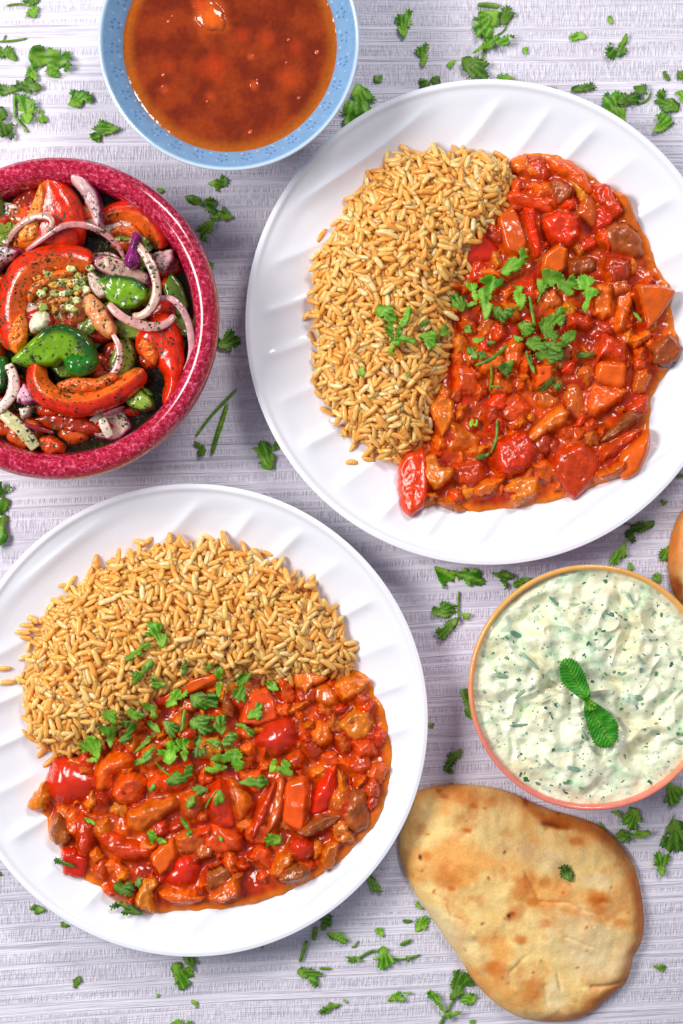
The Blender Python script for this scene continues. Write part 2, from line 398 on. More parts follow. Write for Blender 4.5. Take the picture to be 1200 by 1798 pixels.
def make_rice(G, PL, outline_px, strays, hide_poly, label, seed, hmax=0.021):
    r = np.random.default_rng(seed)
    poly = chaikin(Wp(outline_px, 0.015), 2)
    D = poly_dist(poly, G.X, G.Y); pz = plate_z(np.hypot(G.X - PL['c'][0], G.Y - PL['c'][1]) / PL['R'])
    T = pz + hmax * (1 - np.exp(-np.clip(D, 0, 1) / 0.011)) * (D > 0) + 0.0016 * fbm(G.X * 45, G.Y * 45, 2, seed) * (D > 0.006)
    Hc = np.where(D > 0, np.maximum(pz, T - 0.0048), pz); base = Hc.copy()
    ID = np.full(G.X.shape, -1, int)
    cand = np.argwhere(D > 0.0015); grains = []
    hp = Wp(hide_poly, 0.015)
    def drop(x, y, th, ztarget=None):
        k = r.integers(len(PROTOS)); a = 0.0043; b = 0.00142
        cs, sn = math.cos(th), math.sin(th); s = np.linspace(-0.85, 0.85, 7) * a
        h = G.at(Hc, x + s * cs, y + s * sn)
        m = np.clip((h[4:].mean() - h[:3].mean()) / (0.57 * 2 * a) + r.normal(0, 0.07), -0.5, 0.5)
        zc = np.sort(h - m * s)[-3] + b * 0.50
        i0 = int((x - G.x0) / G.cell); j0 = int((y - G.y0) / G.cell); w = 9
        sl = (slice(max(j0 - w, 0), j0 + w + 1), slice(max(i0 - w, 0), i0 + w + 1))
        dx = G.X[sl] - x; dy = G.Y[sl] - y; u = dx * cs + dy * sn; v = -dx * sn + dy * cs
        q2 = 1 - (u / a) ** 2 - (v / (b * 1.08)) ** 2; ok = q2 > 0; z = zc + m * u + b * np.sqrt(np.clip(q2, 0, 1)) * 0.8
        up = ok & (z > Hc[sl]); Hc[sl][up] = z[up]; ID[sl][up] = len(grains)
        grains.append((x, y, zc, th, math.atan(m), k))
    fails = 0
    while fails < 60 and len(grains) < 3800:
        c = cand[r.integers(len(cand), size=14)]; dd = T[c[:, 0], c[:, 1]] - Hc[c[:, 0], c[:, 1]]; i = int(np.argmax(dd))
        if dd[i] < 0.0004: fails += 1; continue
        fails = 0
        drop(G.X[c[i, 0], c[i, 1]], G.Y[c[i, 0], c[i, 1]], r.uniform(0, 2 * math.pi))
    # ragged margin
    per = resample(poly, 170)
    for p in per:
        if r.random() < 0.62:
            o = r.normal(0, 0.0022, 2)
            if poly_dist(hp, np.array([p[0] + o[0]]), np.array([p[1] + o[1]]))[0] < -0.001: drop(p[0] + o[0], p[1] + o[1], r.uniform(0, 2 * math.pi))
    for px, py, ang in strays:
        x, y = W(px, py, 0.014); drop(x, y, math.radians(-ang))
    HP = poly_dist(hp, G.X, G.Y) > 0.002
    area_ = np.bincount(ID[(ID >= 0) & ~HP], minlength=len(grains)); order = np.argsort(-area_); top = set(order[:300].tolist())
    cx, cy = poly.mean(0); root = empty('rice_mound', (cx, cy, 0.005)); tag(root, label, 'rice')
    Vs, Fs, Ts, off = [], [], [], 0
    for gi, (x, y, z, th, pitch, k) in enumerate(grains):
        Rm = np.array([[math.cos(th) * math.cos(pitch), -math.sin(th), -math.cos(th) * math.sin(pitch)],
                       [math.sin(th) * math.cos(pitch), math.cos(th), -math.sin(th) * math.sin(pitch)],
                       [math.sin(pitch), 0, math.cos(pitch)]])
        roll = r.uniform(0, 6.28)
        if gi in top:
            o = bpy.data.objects.new('rice_grain', PROTO_ME[k]); COL.objects.link(o); o.parent = root
            o.location = (x - cx, y - cy, z - 0.005)
            from mathutils import Matrix
            o.rotation_euler = Matrix(Rm.tolist()).to_euler()
        else:
            V_, F_ = PROTOS[k]; Vs.append(V_ @ Rm.T + np.array([x, y, z])); Fs += [tuple(i + off for i in f) for f in F_]
            Ts.append(np.full(len(V_), r.random())); off += len(V_)
    V = np.vstack(Vs) - np.array([cx, cy, 0.005])
    o = mesh('rice_grains', V, Fs, RM, root, attrs={'tint': np.concatenate(Ts)}); tag(o, kind='stuff')
    # soft packed rice underneath, never deeper than the loose grains cover
    st = 3; zz = (base - 0.0006)[::st, ::st]; dd = D[::st, ::st]; ny, nx = zz.shape
    F = grid_faces(ny, nx); keep = (dd.ravel()[F] > 0.001).all(1)
    V = np.stack([G.X[::st, ::st] - cx, G.Y[::st, ::st] - cy, zz - 0.005], -1).reshape(-1, 3)
    u, inv = np.unique(F[keep], return_inverse=True)
    o = mesh('rice_bed', V[u], inv.reshape(-1, 4), RM, root, attrs={'tint': np.full(len(u), 0.1)}); tag(o, kind='stuff')
    return Hc

# ---------------- solid pieces of food ----------------
def piece_fn(poly, zb, h, rw, tilt, seed, lump, lscale):
    cx, cy = poly.mean(0)
    def f(x, y):
        d = np.clip(poly_dist(poly, x, y), 0, None); t = np.clip(d / rw, 0, 1)
        prof = np.sqrt(np.clip(1 - (1 - t) ** 2, 0, 1))
        z = zb + h * prof + (tilt[0] * (x - cx) + tilt[1] * (y - cy)) * t
        return z + lump * fbm(x * lscale, y * lscale, 3, seed) * prof
    return f
def piece(name, poly, zb, h, rw, tilt, color, mat, seed, parent=None, lump=0.0006, lscale=220, edge=None, n=64, rings=14, deep=0.004, edgew=0.2, edgedir=None, wob=0.0004, rnd=1):
    """a solid with the given outline: rounded shoulders, uneven top, sides running down to zb - deep"""
    P = resample(chaikin(poly, rnd, 0.13), n)
    c = P.mean(0)
    ang = np.arctan2(P[:, 1] - c[1], P[:, 0] - c[0])
    P = P + (wob * pn(np.cos(ang) * 4 + seed, np.sin(ang) * 4, seed))[:, None] * np.c_[np.cos(ang), np.sin(ang)]
    f = piece_fn(P, zb, h, rw, tilt, seed, lump, lscale)
    V = [np.c_[c + (P - c) * 0.90, np.full(n, zb - deep)], np.c_[c + (P - c) * 0.985, np.full(n, zb - deep * 0.3)]]; T = [1.0, 1.0]
    for i in range(rings):
        s = 1 - (i / (rings)) ** 1.25; s = max(s, 0.0)
        q = c + (P - c) * (s if i else 0.9995); V.append(np.c_[q, f(q[:, 0], q[:, 1])]); T.append(s)
    V.append(np.array([[c[0], c[1], float(f(np.array([c[0]]), np.array([c[1]]))[0])]]))
    nr = rings + 2; Vv = np.vstack(V); F = [tuple(x) for x in grid_faces(nr, n, True).tolist()]
    last = (nr - 1) * n; F += [(last + j, last + (j + 1) % n, len(Vv) - 1) for j in range(n)]
    T = np.r_[np.repeat(T, n), 0]
    Cc = np.tile(linv(color), (len(Vv), 1))
    if edge is not None:
        k = sstep(1 - edgew, 1 - edgew * 0.45, T)
        if edgedir is not None:
            a = math.radians(-edgedir); dd = (Vv[:, :2] - c); dd /= np.maximum(np.hypot(*dd.T), 1e-6)[:, None]
            k = k * sstep(-0.1, 0.45, dd[:, 0] * math.cos(a) + dd[:, 1] * math.sin(a))
        Cc = Cc * (1 - k[:, None]) + linv(edge) * k[:, None]
    Cc *= (1 + 0.16 * fbm(Vv[:, 0] * 130, Vv[:, 1] * 130, 3, seed + 3))[:, None]
    o = mesh(name, Vv, F, mat, col=np.clip(Cc, 0, 1), loc=(c[0], c[1], zb))
    if parent: put(o, parent)
    return o, f, P
# ---------------- curry ----------------
WET = food_mat('sauce_coated_food', rough=0.12, sss=0.14, rad=(0.0025, 0.0008, 0.0004), bscale=330, bstr=0.45, bdist=0.0010, var=0.40, vscale=230, coat=0.15, rvar=0.16)
SMOOTHV = food_mat('smooth_cooked_vegetable', rough=0.15, sss=0.22, rad=(0.004, 0.001, 0.0005), bscale=240, bstr=0.22, bdist=0.0008, var=0.22, vscale=110, coat=0.2, rvar=0.10)
MUSH = food_mat('cooked_mushroom', rough=0.22, sss=0.15, rad=(0.003, 0.0015, 0.0008), bscale=420, bstr=0.45, bdist=0.0008, var=0.5, vscale=160, coat=0.15)
SAUCE = food_mat('curry_sauce', rough=0.11, sss=0.06, rad=(0.002, 0.0006, 0.0003), bscale=190, bstr=0.30, bdist=0.0016, var=0.38, vscale=120, coat=0.0, rvar=0.10)
CT = {'tom': ('tomato_chunk', (214, 42, 6), WET, None), 'skin': ('tomato_chunk', (214, 34, 10), SMOOTHV, None), 'org': ('vegetable_chunk', (234, 116, 16), WET, None),
      'car': ('carrot_piece', (232, 116, 20), SMOOTHV, None), 'pep': ('pepper_piece', (222, 84, 18), SMOOTHV, (224, 100, 30)), 'yel': ('chicken_piece', (236, 156, 36), WET, None),
      'ro': ('vegetable_chunk', (216, 76, 16), WET, None), 'mush': ('mushroom_slice', (158, 84, 36), MUSH, (74, 30, 16)), 'onion': ('onion_piece', (200, 108, 44), SMOOTHV, None),
      'dk': ('tomato_chunk', (176, 40, 12), WET, None)}
PIECES1 = [
('org',6,4,[(899,278),(923,267),(936,282),(957,308),(927,306),(903,295)]),('tom',6,3,[(927,273),(957,271),(970,304),(957,317),(940,312)]),
('org',5,4,[(966,278),(1001,282),(1027,304),(1040,330),(1027,338),(1001,312),(979,299)]),('yel',7,2.5,[(998,314),(1018,321),(1042,347),(1035,360),(1027,369),(1014,343)]),
('ro',7,3,[(905,308),(953,312),(940,336),(914,334)]),('mush',7,3,[(968,321),(983,314),(1005,330),(1001,347),(983,360),(970,343)]),
('ro',7,4,[(884,343),(905,334),(957,343),(972,360),(966,377),(940,369),(897,356)]),('pep',9,2.2,[(875,382),(905,364),(927,421),(914,447),(888,438)]),
('tom',9,3,[(918,369),(940,369),(953,442),(940,451),(927,421)]),('tom',9,3.5,[(953,386),(983,373),(1014,379),(1016,416),(996,431),(966,416)]),
('tom',7,3,[(990,347),(1009,345),(1016,364),(1001,373),(988,364)]),('tom',6,3,[(1044,325),(1070,323),(1079,343),(1096,369),(1083,377),(1053,356)]),
('car',5,2,[(1079,338),(1105,343),(1118,377),(1122,403),(1100,386)]),('mush',9,6,[(1061,403),(1079,388),(1105,390),(1126,412),(1131,447),(1113,451),(1079,438),(1061,421)]),
('tom',7,3.5,[(1035,364),(1057,360),(1087,377),(1070,399),(1048,403)]),('tom',7,2.5,[(1009,416),(1044,412),(1053,429),(1027,442)]),
('car',8,2.5,[(957,447),(979,429),(998,438),(992,473),(975,481),(953,473)]),('skin',6,5,[(819,412),(845,399),(875,438),(871,451),(823,468),(806,473)]),
('org',6,3,[(849,377),(871,360),(892,364),(871,382),(853,390)]),('org',7,5,[(773,481),(797,470),(812,490),(810,507),(784,518)]),
('car',8,3,[(840,473),(866,468),(897,494),(866,490),(845,486)]),('org',8,3.5,[(1083,507),(1109,501),(1113,525),(1100,577),(1079,577)]),
('car',9,2,[(1118,501),(1152,503),(1185,512),(1161,551),(1139,577),(1126,533)]),('org',7,3,[(1044,499),(1074,503),(1074,551),(1061,557),(1044,546)]),
('dk',7,4,[(1070,451),(1105,455),(1105,490),(1074,499),(1061,473)]),('mush',6,3,[(996,455),(1044,451),(1048,473),(1009,486)]),
('tom',7,4,[(996,551),(1035,551),(1040,577),(1001,577)]),('car',8,1.6,[(940,642),(970,640),(970,668),(942,681)]),
('tom',8,4,[(1061,586),(1096,603),(1100,638),(1061,625),(1048,642),(1053,603)]),('org',7,3,[(1044,673),(1096,686),(1100,694),(1053,727),(1035,720)]),
('car',6,3,[(1053,634),(1100,638),(1096,681),(1048,668)]),('onion',7,5,[(992,677),(1022,673),(1031,725),(1018,742),(992,720)]),
('yel',9,3,[(923,768),(957,733),(983,712),(998,725),(992,746),(966,759),(940,774)]),('yel',9,2,[(754,716),(775,694),(797,707),(795,742),(777,768),(767,746)]),
('tom',9,5,[(871,777),(923,759),(942,794),(923,824),(888,835),(871,816)]),('tom',8,5,[(983,794),(1022,777),(1048,803),(1053,824),(1027,859),(1009,874),(983,846),(970,820)]),
('org',7,4,[(931,816),(957,807),(983,824),(970,846),(949,842)]),('yel',7,3,[(884,859),(910,837),(936,837),(949,842),(940,872),(918,878)]),
('tom',8,3,[(702,829),(715,803),(745,794),(754,842),(745,885),(723,902),(706,889)]),('yel',9,2.5,[(745,803),(767,798),(775,820),(795,820),(793,837),(767,859),(745,837)]),
('yel',6,2.5,[(745,863),(767,863),(771,872),(754,883)]),('onion',6,4,[(767,881),(797,876),(819,894),(806,900),(780,891)]),
('dk',7,4,[(797,816),(845,807),(853,842),(827,859),(801,842)]),('org',7,3.5,[(849,842),(888,837),(871,863),(845,872),(832,859)]),
('mush',8,2.5,[(1053,777),(1070,755),(1105,720),(1122,733),(1109,751),(1074,772)]),('car',7,4,[(1092,798),(1118,777),(1139,755),(1139,790),(1122,829),(1100,839),(1087,829)]),
('tom',7,3,[(1057,790),(1105,755),(1126,759),(1092,794),(1061,811)]),('org',7,3,[(1048,833),(1096,807),(1096,829),(1079,839),(1053,842)]),
('ro',7,4,[(1022,738),(1048,733),(1053,751),(1040,768),(1022,764)]),('mush',7,4,[(1144,608),(1178,586),(1198,608),(1196,625),(1174,644),(1148,638)]),
('org',6,3,[(1105,595),(1139,577),(1146,590),(1118,610)]),('ro',7,4,[(983,746),(1014,746),(1016,768),(1001,777),(983,768)]),
('ro',7,3,[(1113,612),(1135,608),(1135,634),(1118,636)]),('org',6,6,[(788,733),(845,768),(840,785),(788,794)]),
('yel',6,4,[(794,595),(808,584),(822,595),(818,619),(801,623)]),('onion',6,3,[(945,690),(965,683),(985,700),(972,718),(948,712)]),
('ro',6,5,[(880,700),(915,690),(935,720),(910,745),(880,735)]),('org',6,5,[(868,650),(900,672),(898,690),(862,690)]),('mush',6,4,[(975,600),(1005,612),(1002,640),(982,650),(972,625)]),
('ro',6,5,[(800,640),(840,650),(838,690),(800,690)]),('org',6,4,[(905,590),(920,600),(915,640),(890,640),(885,610)]),('dk',6,4,[(1140,690),(1120,700),(1100,720),(1118,735),(1140,720)])]
PIECES2 = [
('skin',10,12,[(82,1374),(96,1340),(119,1337),(147,1350),(169,1365),(166,1387),(147,1405),(119,1416),(92,1405)]),('yel',6,3,[(48,1411),(76,1374),(84,1405),(76,1424),(54,1424)]),
('mush',7,3,[(92,1445),(104,1427),(126,1470),(119,1482),(98,1482),(89,1467)]),('org',9,5,[(169,1356),(184,1331),(215,1325),(232,1337),(221,1356),(197,1362),(197,1381),(178,1390),(170,1381)]),
('ro',9,4,[(212,1368),(227,1356),(246,1362),(257,1374),(240,1408),(215,1411),(197,1396)]),('tom',8,4,[(129,1445),(144,1433),(166,1448),(163,1479),(153,1504),(138,1495)]),
('tom',8,5,[(172,1467),(190,1455),(221,1473),(261,1485),(258,1507),(215,1510),(184,1488)]),('org',8,4,[(227,1427),(264,1411),(301,1402),(311,1417),(277,1442),(252,1461),(230,1451)]),
('car',10,1.8,[(263,1504),(304,1471),(311,1501),(298,1525),(283,1538)]),('skin',9,9,[(289,1538),(304,1507),(332,1502),(349,1525),(341,1553),(317,1562),(292,1553)]),
('org',7,4,[(280,1569),(292,1562),(326,1564),(354,1572),(351,1584),(323,1590),(292,1584)]),('yel',8,2.5,[(240,1578),(252,1547),(274,1544),(277,1556),(267,1566),(272,1599),(246,1590)]),
('tom',5,3,[(184,1566),(197,1553),(227,1569),(227,1578),(197,1575)]),('org',6,4,[(178,1516),(203,1510),(227,1532),(215,1541),(187,1538)]),
('onion',7,4,[(308,1467),(341,1455),(360,1473),(357,1495),(326,1501),(311,1488)]),('skin',4,4,[(110,1495),(132,1492),(153,1510),(144,1541),(113,1535)]),
('org',7,2.5,[(153,1498),(169,1488),(184,1507),(166,1521)]),('car',7,2.2,[(277,1236),(298,1214),(338,1189),(378,1180),(382,1199),(348,1214),(317,1229)]),
('tom',7,4,[(264,1217),(286,1211),(308,1220),(292,1245),(258,1239)]),('yel',9,2.5,[(517,1177),(550,1160),(570,1167),(573,1197),(547,1207),(540,1220),(520,1203)]),
('car',9,4,[(550,1207),(573,1200),(595,1217),(593,1240),(573,1243),(550,1230)]),('yel',7,3,[(590,1203),(607,1190),(647,1197),(640,1213),(613,1230),(600,1227)]),
('yel',9,3,[(593,1273),(620,1250),(647,1250),(655,1273),(647,1297),(620,1300)]),('onion',8,4,[(587,1297),(600,1287),(618,1303),(617,1320),(600,1323)]),
('org',8,4,[(545,1287),(560,1267),(583,1273),(583,1300),(567,1312),(548,1303)]),('pep',8,1.8,[(423,1270),(437,1223),(467,1213),(483,1237),(487,1263),(453,1273)]),
('skin',10,9,[(450,1297),(473,1267),(507,1263),(520,1283),(517,1310),(487,1327),(457,1310)]),('org',7,3,[(490,1253),(513,1240),(543,1220),(547,1237),(520,1257)]),
('pep',9,1.8,[(497,1437),(503,1380),(533,1367),(542,1387),(533,1457),(510,1447)]),('onion',8,2.2,[(467,1463),(473,1427),(487,1373),(500,1370),(497,1423),(483,1453)]),
('tom',8,2.5,[(440,1470),(450,1423),(477,1380),(483,1383),(470,1433),(453,1467)]),('skin',9,5,[(542,1423),(547,1397),(573,1353),(590,1353),(590,1400),(573,1427),(550,1432)]),
('yel',8,2.5,[(592,1353),(607,1363),(610,1387),(603,1402),(593,1387)]),('tom',8,4,[(607,1340),(627,1323),(650,1323),(653,1347),(637,1363),(617,1357)]),
('ro',6,3,[(640,1380),(657,1360),(667,1380),(667,1397),(647,1400)]),('mush',8,2.2,[(520,1457),(560,1433),(593,1427),(603,1433),(573,1457),(540,1468)]),
('mush',7,5,[(600,1423),(620,1387),(640,1390),(650,1420),(647,1447),(627,1460),(607,1453)]),('skin',8,6,[(508,1487),(520,1470),(540,1470),(553,1483),(550,1500),(533,1512),(517,1503)]),
('org',6,2.5,[(567,1493),(577,1480),(597,1477),(587,1517),(573,1527),(563,1513)]),('ro',7,3,[(437,1507),(453,1487),(473,1490),(477,1530),(457,1520)]),
('yel',8,2.5,[(477,1533),(490,1503),(513,1497),(517,1513),(493,1540)]),('mush',6,3,[(487,1540),(517,1517),(540,1523),(540,1540),(507,1550)]),
('org',6,2.5,[(370,1577),(393,1557),(410,1540),(420,1557),(417,1573),(390,1585)]),('mush',6,4,[(360,1533),(393,1520),(407,1533),(400,1557),(367,1563)]),
('ro',7,5,[(360,1467),(380,1447),(420,1467),(420,1493),(387,1500),(360,1493)]),('org',8,3.5,[(403,1370),(413,1373),(440,1400),(440,1417),(423,1440),(413,1423)]),
('tom',9,5,[(367,1393),(387,1370),(407,1393),(413,1427),(410,1453),(380,1450),(367,1427)]),('org',7,4,[(417,1317),(443,1300),(450,1320),(437,1353),(417,1353)]),
('ro',7,4,[(503,1327),(527,1317),(537,1330),(527,1350),(500,1347)]),('tom',5,3,[(653,1287),(670,1280),(680,1293),(670,1313),(657,1310)]),
('ro',7,5,[(318,1395),(350,1385),(362,1410),(345,1440),(320,1430)]),('org',7,4,[(215,1310),(232,1290),(245,1300),(240,1325),(222,1328)]),
('tom',6,4,[(140,1320),(165,1335),(160,1350),(135,1345)]),('mush',6,4,[(395,1215),(412,1240),(408,1262),(390,1255),(385,1230)]),('ro',7,4,[(490,1185),(510,1200),(520,1228),(498,1240),(486,1215)]),
('ro',6,4,[(560,1325),(590,1320),(600,1345),(575,1350)]),('dk',6,4,[(300,1445),(320,1440),(330,1455),(310,1465),(295,1460)]),('ro',6,4,[(225,1550),(240,1548),(236,1566),(222,1562)]),
('org',6,4,[(420,1355),(455,1355),(470,1375),(450,1395),(425,1375)]),('tom',7,4,[(280,1365),(315,1350),(340,1362),(325,1385),(290,1390)]),('ro',7,4,[(620,1210),(650,1225),(648,1245),(625,1240)])]
OUT1 = [(893,285),(905,268),(960,263),(1005,278),(1035,300),(1060,322),(1100,336),(1128,395),(1150,440),(1162,482),(1187,508),(1180,560),(1199,605),(1194,628),(1165,662),(1146,710),(1142,760),(1130,808),(1105,835),(1080,842),(1040,856),(1000,873),(960,882),(920,891),(850,901),(800,896),(775,882),(722,904),(706,890),(700,835),(708,800),(728,765),(740,715),(748,662),(772,640),(775,590),(770,545),(776,500),(800,465),(815,410),(850,365),(882,335)]
OUT2 = [(85,1345),(72,1382),(47,1412),(60,1426),(77,1432),(85,1475),(108,1492),(113,1532),(165,1550),(190,1578),(250,1606),(300,1602),(400,1598),(470,1582),(540,1552),(600,1512),(650,1460),(682,1400),(689,1330),(682,1260),(657,1205),(640,1182),(620,1178),(560,1160),(520,1174),(470,1184),(400,1178),(330,1183),(285,1208),(240,1245),(200,1265),(170,1292),(120,1312)]

def make_curry(G, PL, Hrice, outline, pieces, label, seed):
    pz = plate_z(np.hypot(G.X - PL['c'][0], G.Y - PL['c'][1]) / PL['R'])
    poly = chaikin(Wp(outline, 0.014), 2)
    wob = 0.0011 * fbm(G.X * 90, G.Y * 90, 3, seed)
    D = poly_dist(poly, G.X, G.Y) + wob
    Dp = np.clip(D, 0, 1)
    M = 0.0125 * (1 - np.exp(-Dp / 0.012)) * (0.88 + 0.35 * fbm(G.X * 28, G.Y * 28, 2, seed + 1))
    M2 = 0.5 + 0.5 * np.clip(fbm(G.X * 75, G.Y * 75, 3, seed + 11) * 1.6, -1, 1)
    base = pz + M * (0.50 + 0.26 * M2) + 0.0013 * np.sqrt(np.clip(Dp / 0.0022, 0, 1)) + 0.0007 * fbm(G.X * 170, G.Y * 170, 3, seed + 2) * sstep(0, 0.006, Dp)
    root_c = poly.mean(0); root = empty('vegetable_curry', (root_c[0], root_c[1], 0.005)); tag(root, label, 'curry')
    C = np.full(G.X.shape, -1.0); r = random.Random(seed); made = []
    pieces = list(pieces); occ = [(np.mean(p[3], 0), 0.5 * (np.ptp(np.array(p[3])[:, 0]) + np.ptp(np.array(p[3])[:, 1])) / 2) for p in pieces]; po = np.array(outline, float); add = []
    for t_ in range(4000):
        if len(add) >= 120: break
        x, y = r.uniform(po[:, 0].min(), po[:, 0].max()), r.uniform(po[:, 1].min(), po[:, 1].max()); s_ = r.uniform(11, 27)
        if poly_dist(po, np.array([x]), np.array([y]))[0] < s_ * 0.75 + 4: continue
        if any(math.hypot(x - c_[0], y - c_[1]) < (q_ + s_) * 0.50 for c_, q_ in occ): continue
        k_ = r.choice([4, 4, 5, 6]); a0 = r.uniform(0, 6.28); el = r.uniform(0.55, 1.0)
        pl = []
        for j_ in range(k_):
            a_ = a0 + 6.283 * j_ / k_ + r.uniform(-.25, .25); u_, v_ = s_ * math.cos(a_) * r.uniform(.8, 1.15), s_ * el * math.sin(a_) * r.uniform(.8, 1.15); pl.append((x + u_ * math.cos(a0) - v_ * math.sin(a0), y + u_ * math.sin(a0) + v_ * math.cos(a0)))
        add.append((r.choice(['ro', 'org', 'tom', 'org', 'onion', 'ro', 'dk', 'yel']), r.uniform(4, 7), r.uniform(2, 4.5), pl)); occ.append((np.array([x, y]), s_))
    pieces = add + pieces
    for i, (ty, h, rw, pp) in enumerate(pieces):
        P = Wp(pp, 0.018); c = P.mean(0); P = c + (P - c) * 1.17; b0 = float(G.at(base, c[0], c[1])); h = h * 0.00125; rw = max(rw, 2.4) * 0.00115
        name, colr, mat, edge = CT[ty]; tl = (r.uniform(-.34, .34), r.uniform(-.34, .34)); flat = ty in ('car', 'pep')
        mk = 0.22 if ty in ('skin', 'mush') else r.uniform(0.25, 0.62); cc = tuple(int(min(255, max(0, (v * (1 - mk) + s0 * mk) * r.uniform(0.92, 1.06)))) for v, s0 in zip(colr, (216, 76, 4)))
        near = float(G.at(Dp, c[0], c[1])); zb = b0 - h * 0.22 + 0.0014 * r.uniform(-1, 1.5)
        P2 = resample(chaikin(P, 1, 0.13), 56)
        made.append((name, P, zb, h, rw, tl, cc, mat, seed * 100 + i, edge, flat, ty))
        x0, y0 = P2.min(0) - 0.002; x1, y1 = P2.max(0) + 0.002
        i0, i1 = int((x0 - G.x0) / CELL), int((x1 - G.x0) / CELL) + 1; j0, j1 = int((y0 - G.y0) / CELL), int((y1 - G.y0) / CELL) + 1
        sl = (slice(j0, j1), slice(i0, i1)); f = piece_fn(P2, zb, h, rw, tl, seed * 100 + i, 0.0, 200)
        d = poly_dist(P2, G.X[sl], G.Y[sl]); z = np.where(d > 0, f(G.X[sl], G.Y[sl]), -1); C[sl] = np.maximum(C[sl], z)
    Cb = np.where(C > 0, C, base); soft = blur(Cb, 3)
    # sauce clings part-way up each piece and lies as glossy pools between
    cling = soft - 0.0011 + 0.0012 * fbm(G.X * 75, G.Y * 75, 3, seed + 8)
    S_ = smax(base, cling, 0.0008)
    S_ = np.minimum(S_, base + 0.0085)
    S_ = np.where(D > 0, S_, pz - 0.0012)
    edge_in = sstep(0, 0.0010, Dp); S_ = S_ * edge_in + (pz - 0.0006) * (1 - edge_in) + 0.0011 * np.sqrt(np.clip(Dp / 0.001, 0, 1)) * (1 - edge_in) * (D > 0)
    st = 1; ny, nx = S_.shape
    F = grid_faces(ny, nx); keep = (D.ravel()[F] > -0.0012).any(1); u, inv = np.unique(F[keep], return_inverse=True)
    V = np.stack([G.X, G.Y, S_], -1).reshape(-1, 3)[u]
    thin = sstep(0.0, 0.0065, D.ravel()[u])[:, None]; nz = sstep(-0.35, 0.45, fbm(V[:, 0] * 55, V[:, 1] * 55, 4, seed + 5))[:, None]
    n2 = sstep(0.05, 0.45, fbm(V[:, 0] * 110, V[:, 1] * 110, 3, seed + 6))[:, None]
    col = linv((178, 42, 2)) * (1 - nz) + linv((222, 88, 6)) * nz; col = col * (1 - n2 * 0.55) + linv((132, 28, 3)) * n2 * 0.55
    col = linv((234, 124, 10)) * (1 - thin) + col * thin
    o = mesh('sauce', V - np.array([root_c[0], root_c[1], 0.005]), inv.reshape(-1, 4), SAUCE, root, col=col)
    for (name, P, zb, h, rw, tl, cc, mat, sd, edge, flat, ty) in made:
        o, f, P2 = piece(name, P, zb, h, rw, tl, cc, mat, sd, root, lump=0.0007 if flat else (0.0004 if ty == 'skin' else 0.0013), wob=0.0004 if flat else 0.0010, lscale=(140 if not flat else 100) if ty != 'skin' else 80, edge=edge, deep=0.003, edgew=0.22 if ty == 'mush' else 0.12, edgedir=(sd * 67) % 360 if ty == 'mush' else None, n=56, rings=16)
    top = np.maximum(np.where(D > 0, np.maximum(S_, C), 0), Hrice)
    return top

G1 = Grid(*W(520, 930), *W(1215, 240)); G2 = Grid(*W(-20, 1630), *W(710, 920))
RICE1 = [(690,272),(740,266),(795,268),(855,268),(898,278),(906,330),(900,380),(860,430),(830,480),(800,520),(800,600),(790,660),(770,700),(760,760),(735,800),(708,812),(655,795),(610,752),(572,700),(556,660),(556,580),(546,525),(552,480),(570,430),(600,375),(640,322)]
RICE2 = [(52,1298),(42,1245),(40,1205),(58,1130),(70,1090),(112,1045),(172,1000),(235,965),(300,952),(400,955),(468,980),(530,1018),(575,1060),(605,1110),(622,1160),(610,1195),(560,1200),(500,1200),(420,1205),(340,1215),(290,1240),(230,1285),(180,1315),(110,1335),(80,1318)]
H1 = make_rice(G1, PL1, RICE1, [(618,812,0),(648,806,15),(575,722,30),(590,700,-10),(700,272,10),(690,285,0),(555,470,-30),(800,262,60)], OUT1, 'mound of golden brown rice beside the curry on the upper right plate', 11)
H2 = make_rice(G2, PL2, RICE2, [(8,1174,0),(12,1199,0),(48,1098,5),(40,1110,8),(170,985,80),(245,952,20),(298,945,85),(322,950,50),(470,972,20),(75,1305,60),(95,1320,75)], OUT2, 'mound of golden brown rice on the lower left plate, above the curry', 12)
T1 = make_curry(G1, PL1, H1, OUT1, PIECES1, 'glossy red vegetable curry topped with green leaves on the upper right plate', 21)
T2 = make_curry(G2, PL2, H2, OUT2, PIECES2, 'glossy red vegetable curry topped with green leaves on the lower left plate', 22)
# ---------------- soup-like sauce in the blue bowl ----------------
def disc_field(c, R, n, fz):
    g = np.linspace(-1, 1, n); X, Y = np.meshgrid(g, g); r = np.hypot(X, Y)
    k = np.maximum(r, 1e-9); sq = np.maximum(np.abs(X), np.abs(Y)); s = sq / k          # square -> disc
    X2, Y2 = X * s * R + c[0], Y * s * R + c[1]; rn = np.hypot(X2 - c[0], Y2 - c[1]) / R
    return X2, Y2, rn, grid_faces(n, n)
cS = (cB[0], cB[1]); zS = 0.0492; RS = 0.0585
X, Y, rn, F = disc_field(cS, RS, 260, None)
Z = np.full(X.shape, zS) + 0.0006 * sstep(0.95, 1.0, rn)
colS = np.zeros(X.shape + (3,)); n1 = sstep(-0.5, 0.6, fbm(X * 70, Y * 70, 4, 31))[..., None]
colS[:] = linv((112, 32, 3)) * (1 - n1) + linv((142, 50, 5)) * n1
LUMPS = [(372,32,24,0.0022,(222,96,20)),(377,118,22,0,(170,52,8)),(424,62,12,0,(160,48,8)),(468,70,13,0,(166,54,10)),(505,136,18,0,(172,60,12)),(296,118,13,0,(156,50,9)),(292,158,8,0.0003,(170,62,14)),(372,170,9,0,(170,58,12)),(352,8,12,0.0002,(190,66,14)),(520,84,14,0,(156,50,8)),(440,100,5,0.0002,(188,74,18)),(446,150,7,0.0003,(186,70,20))]
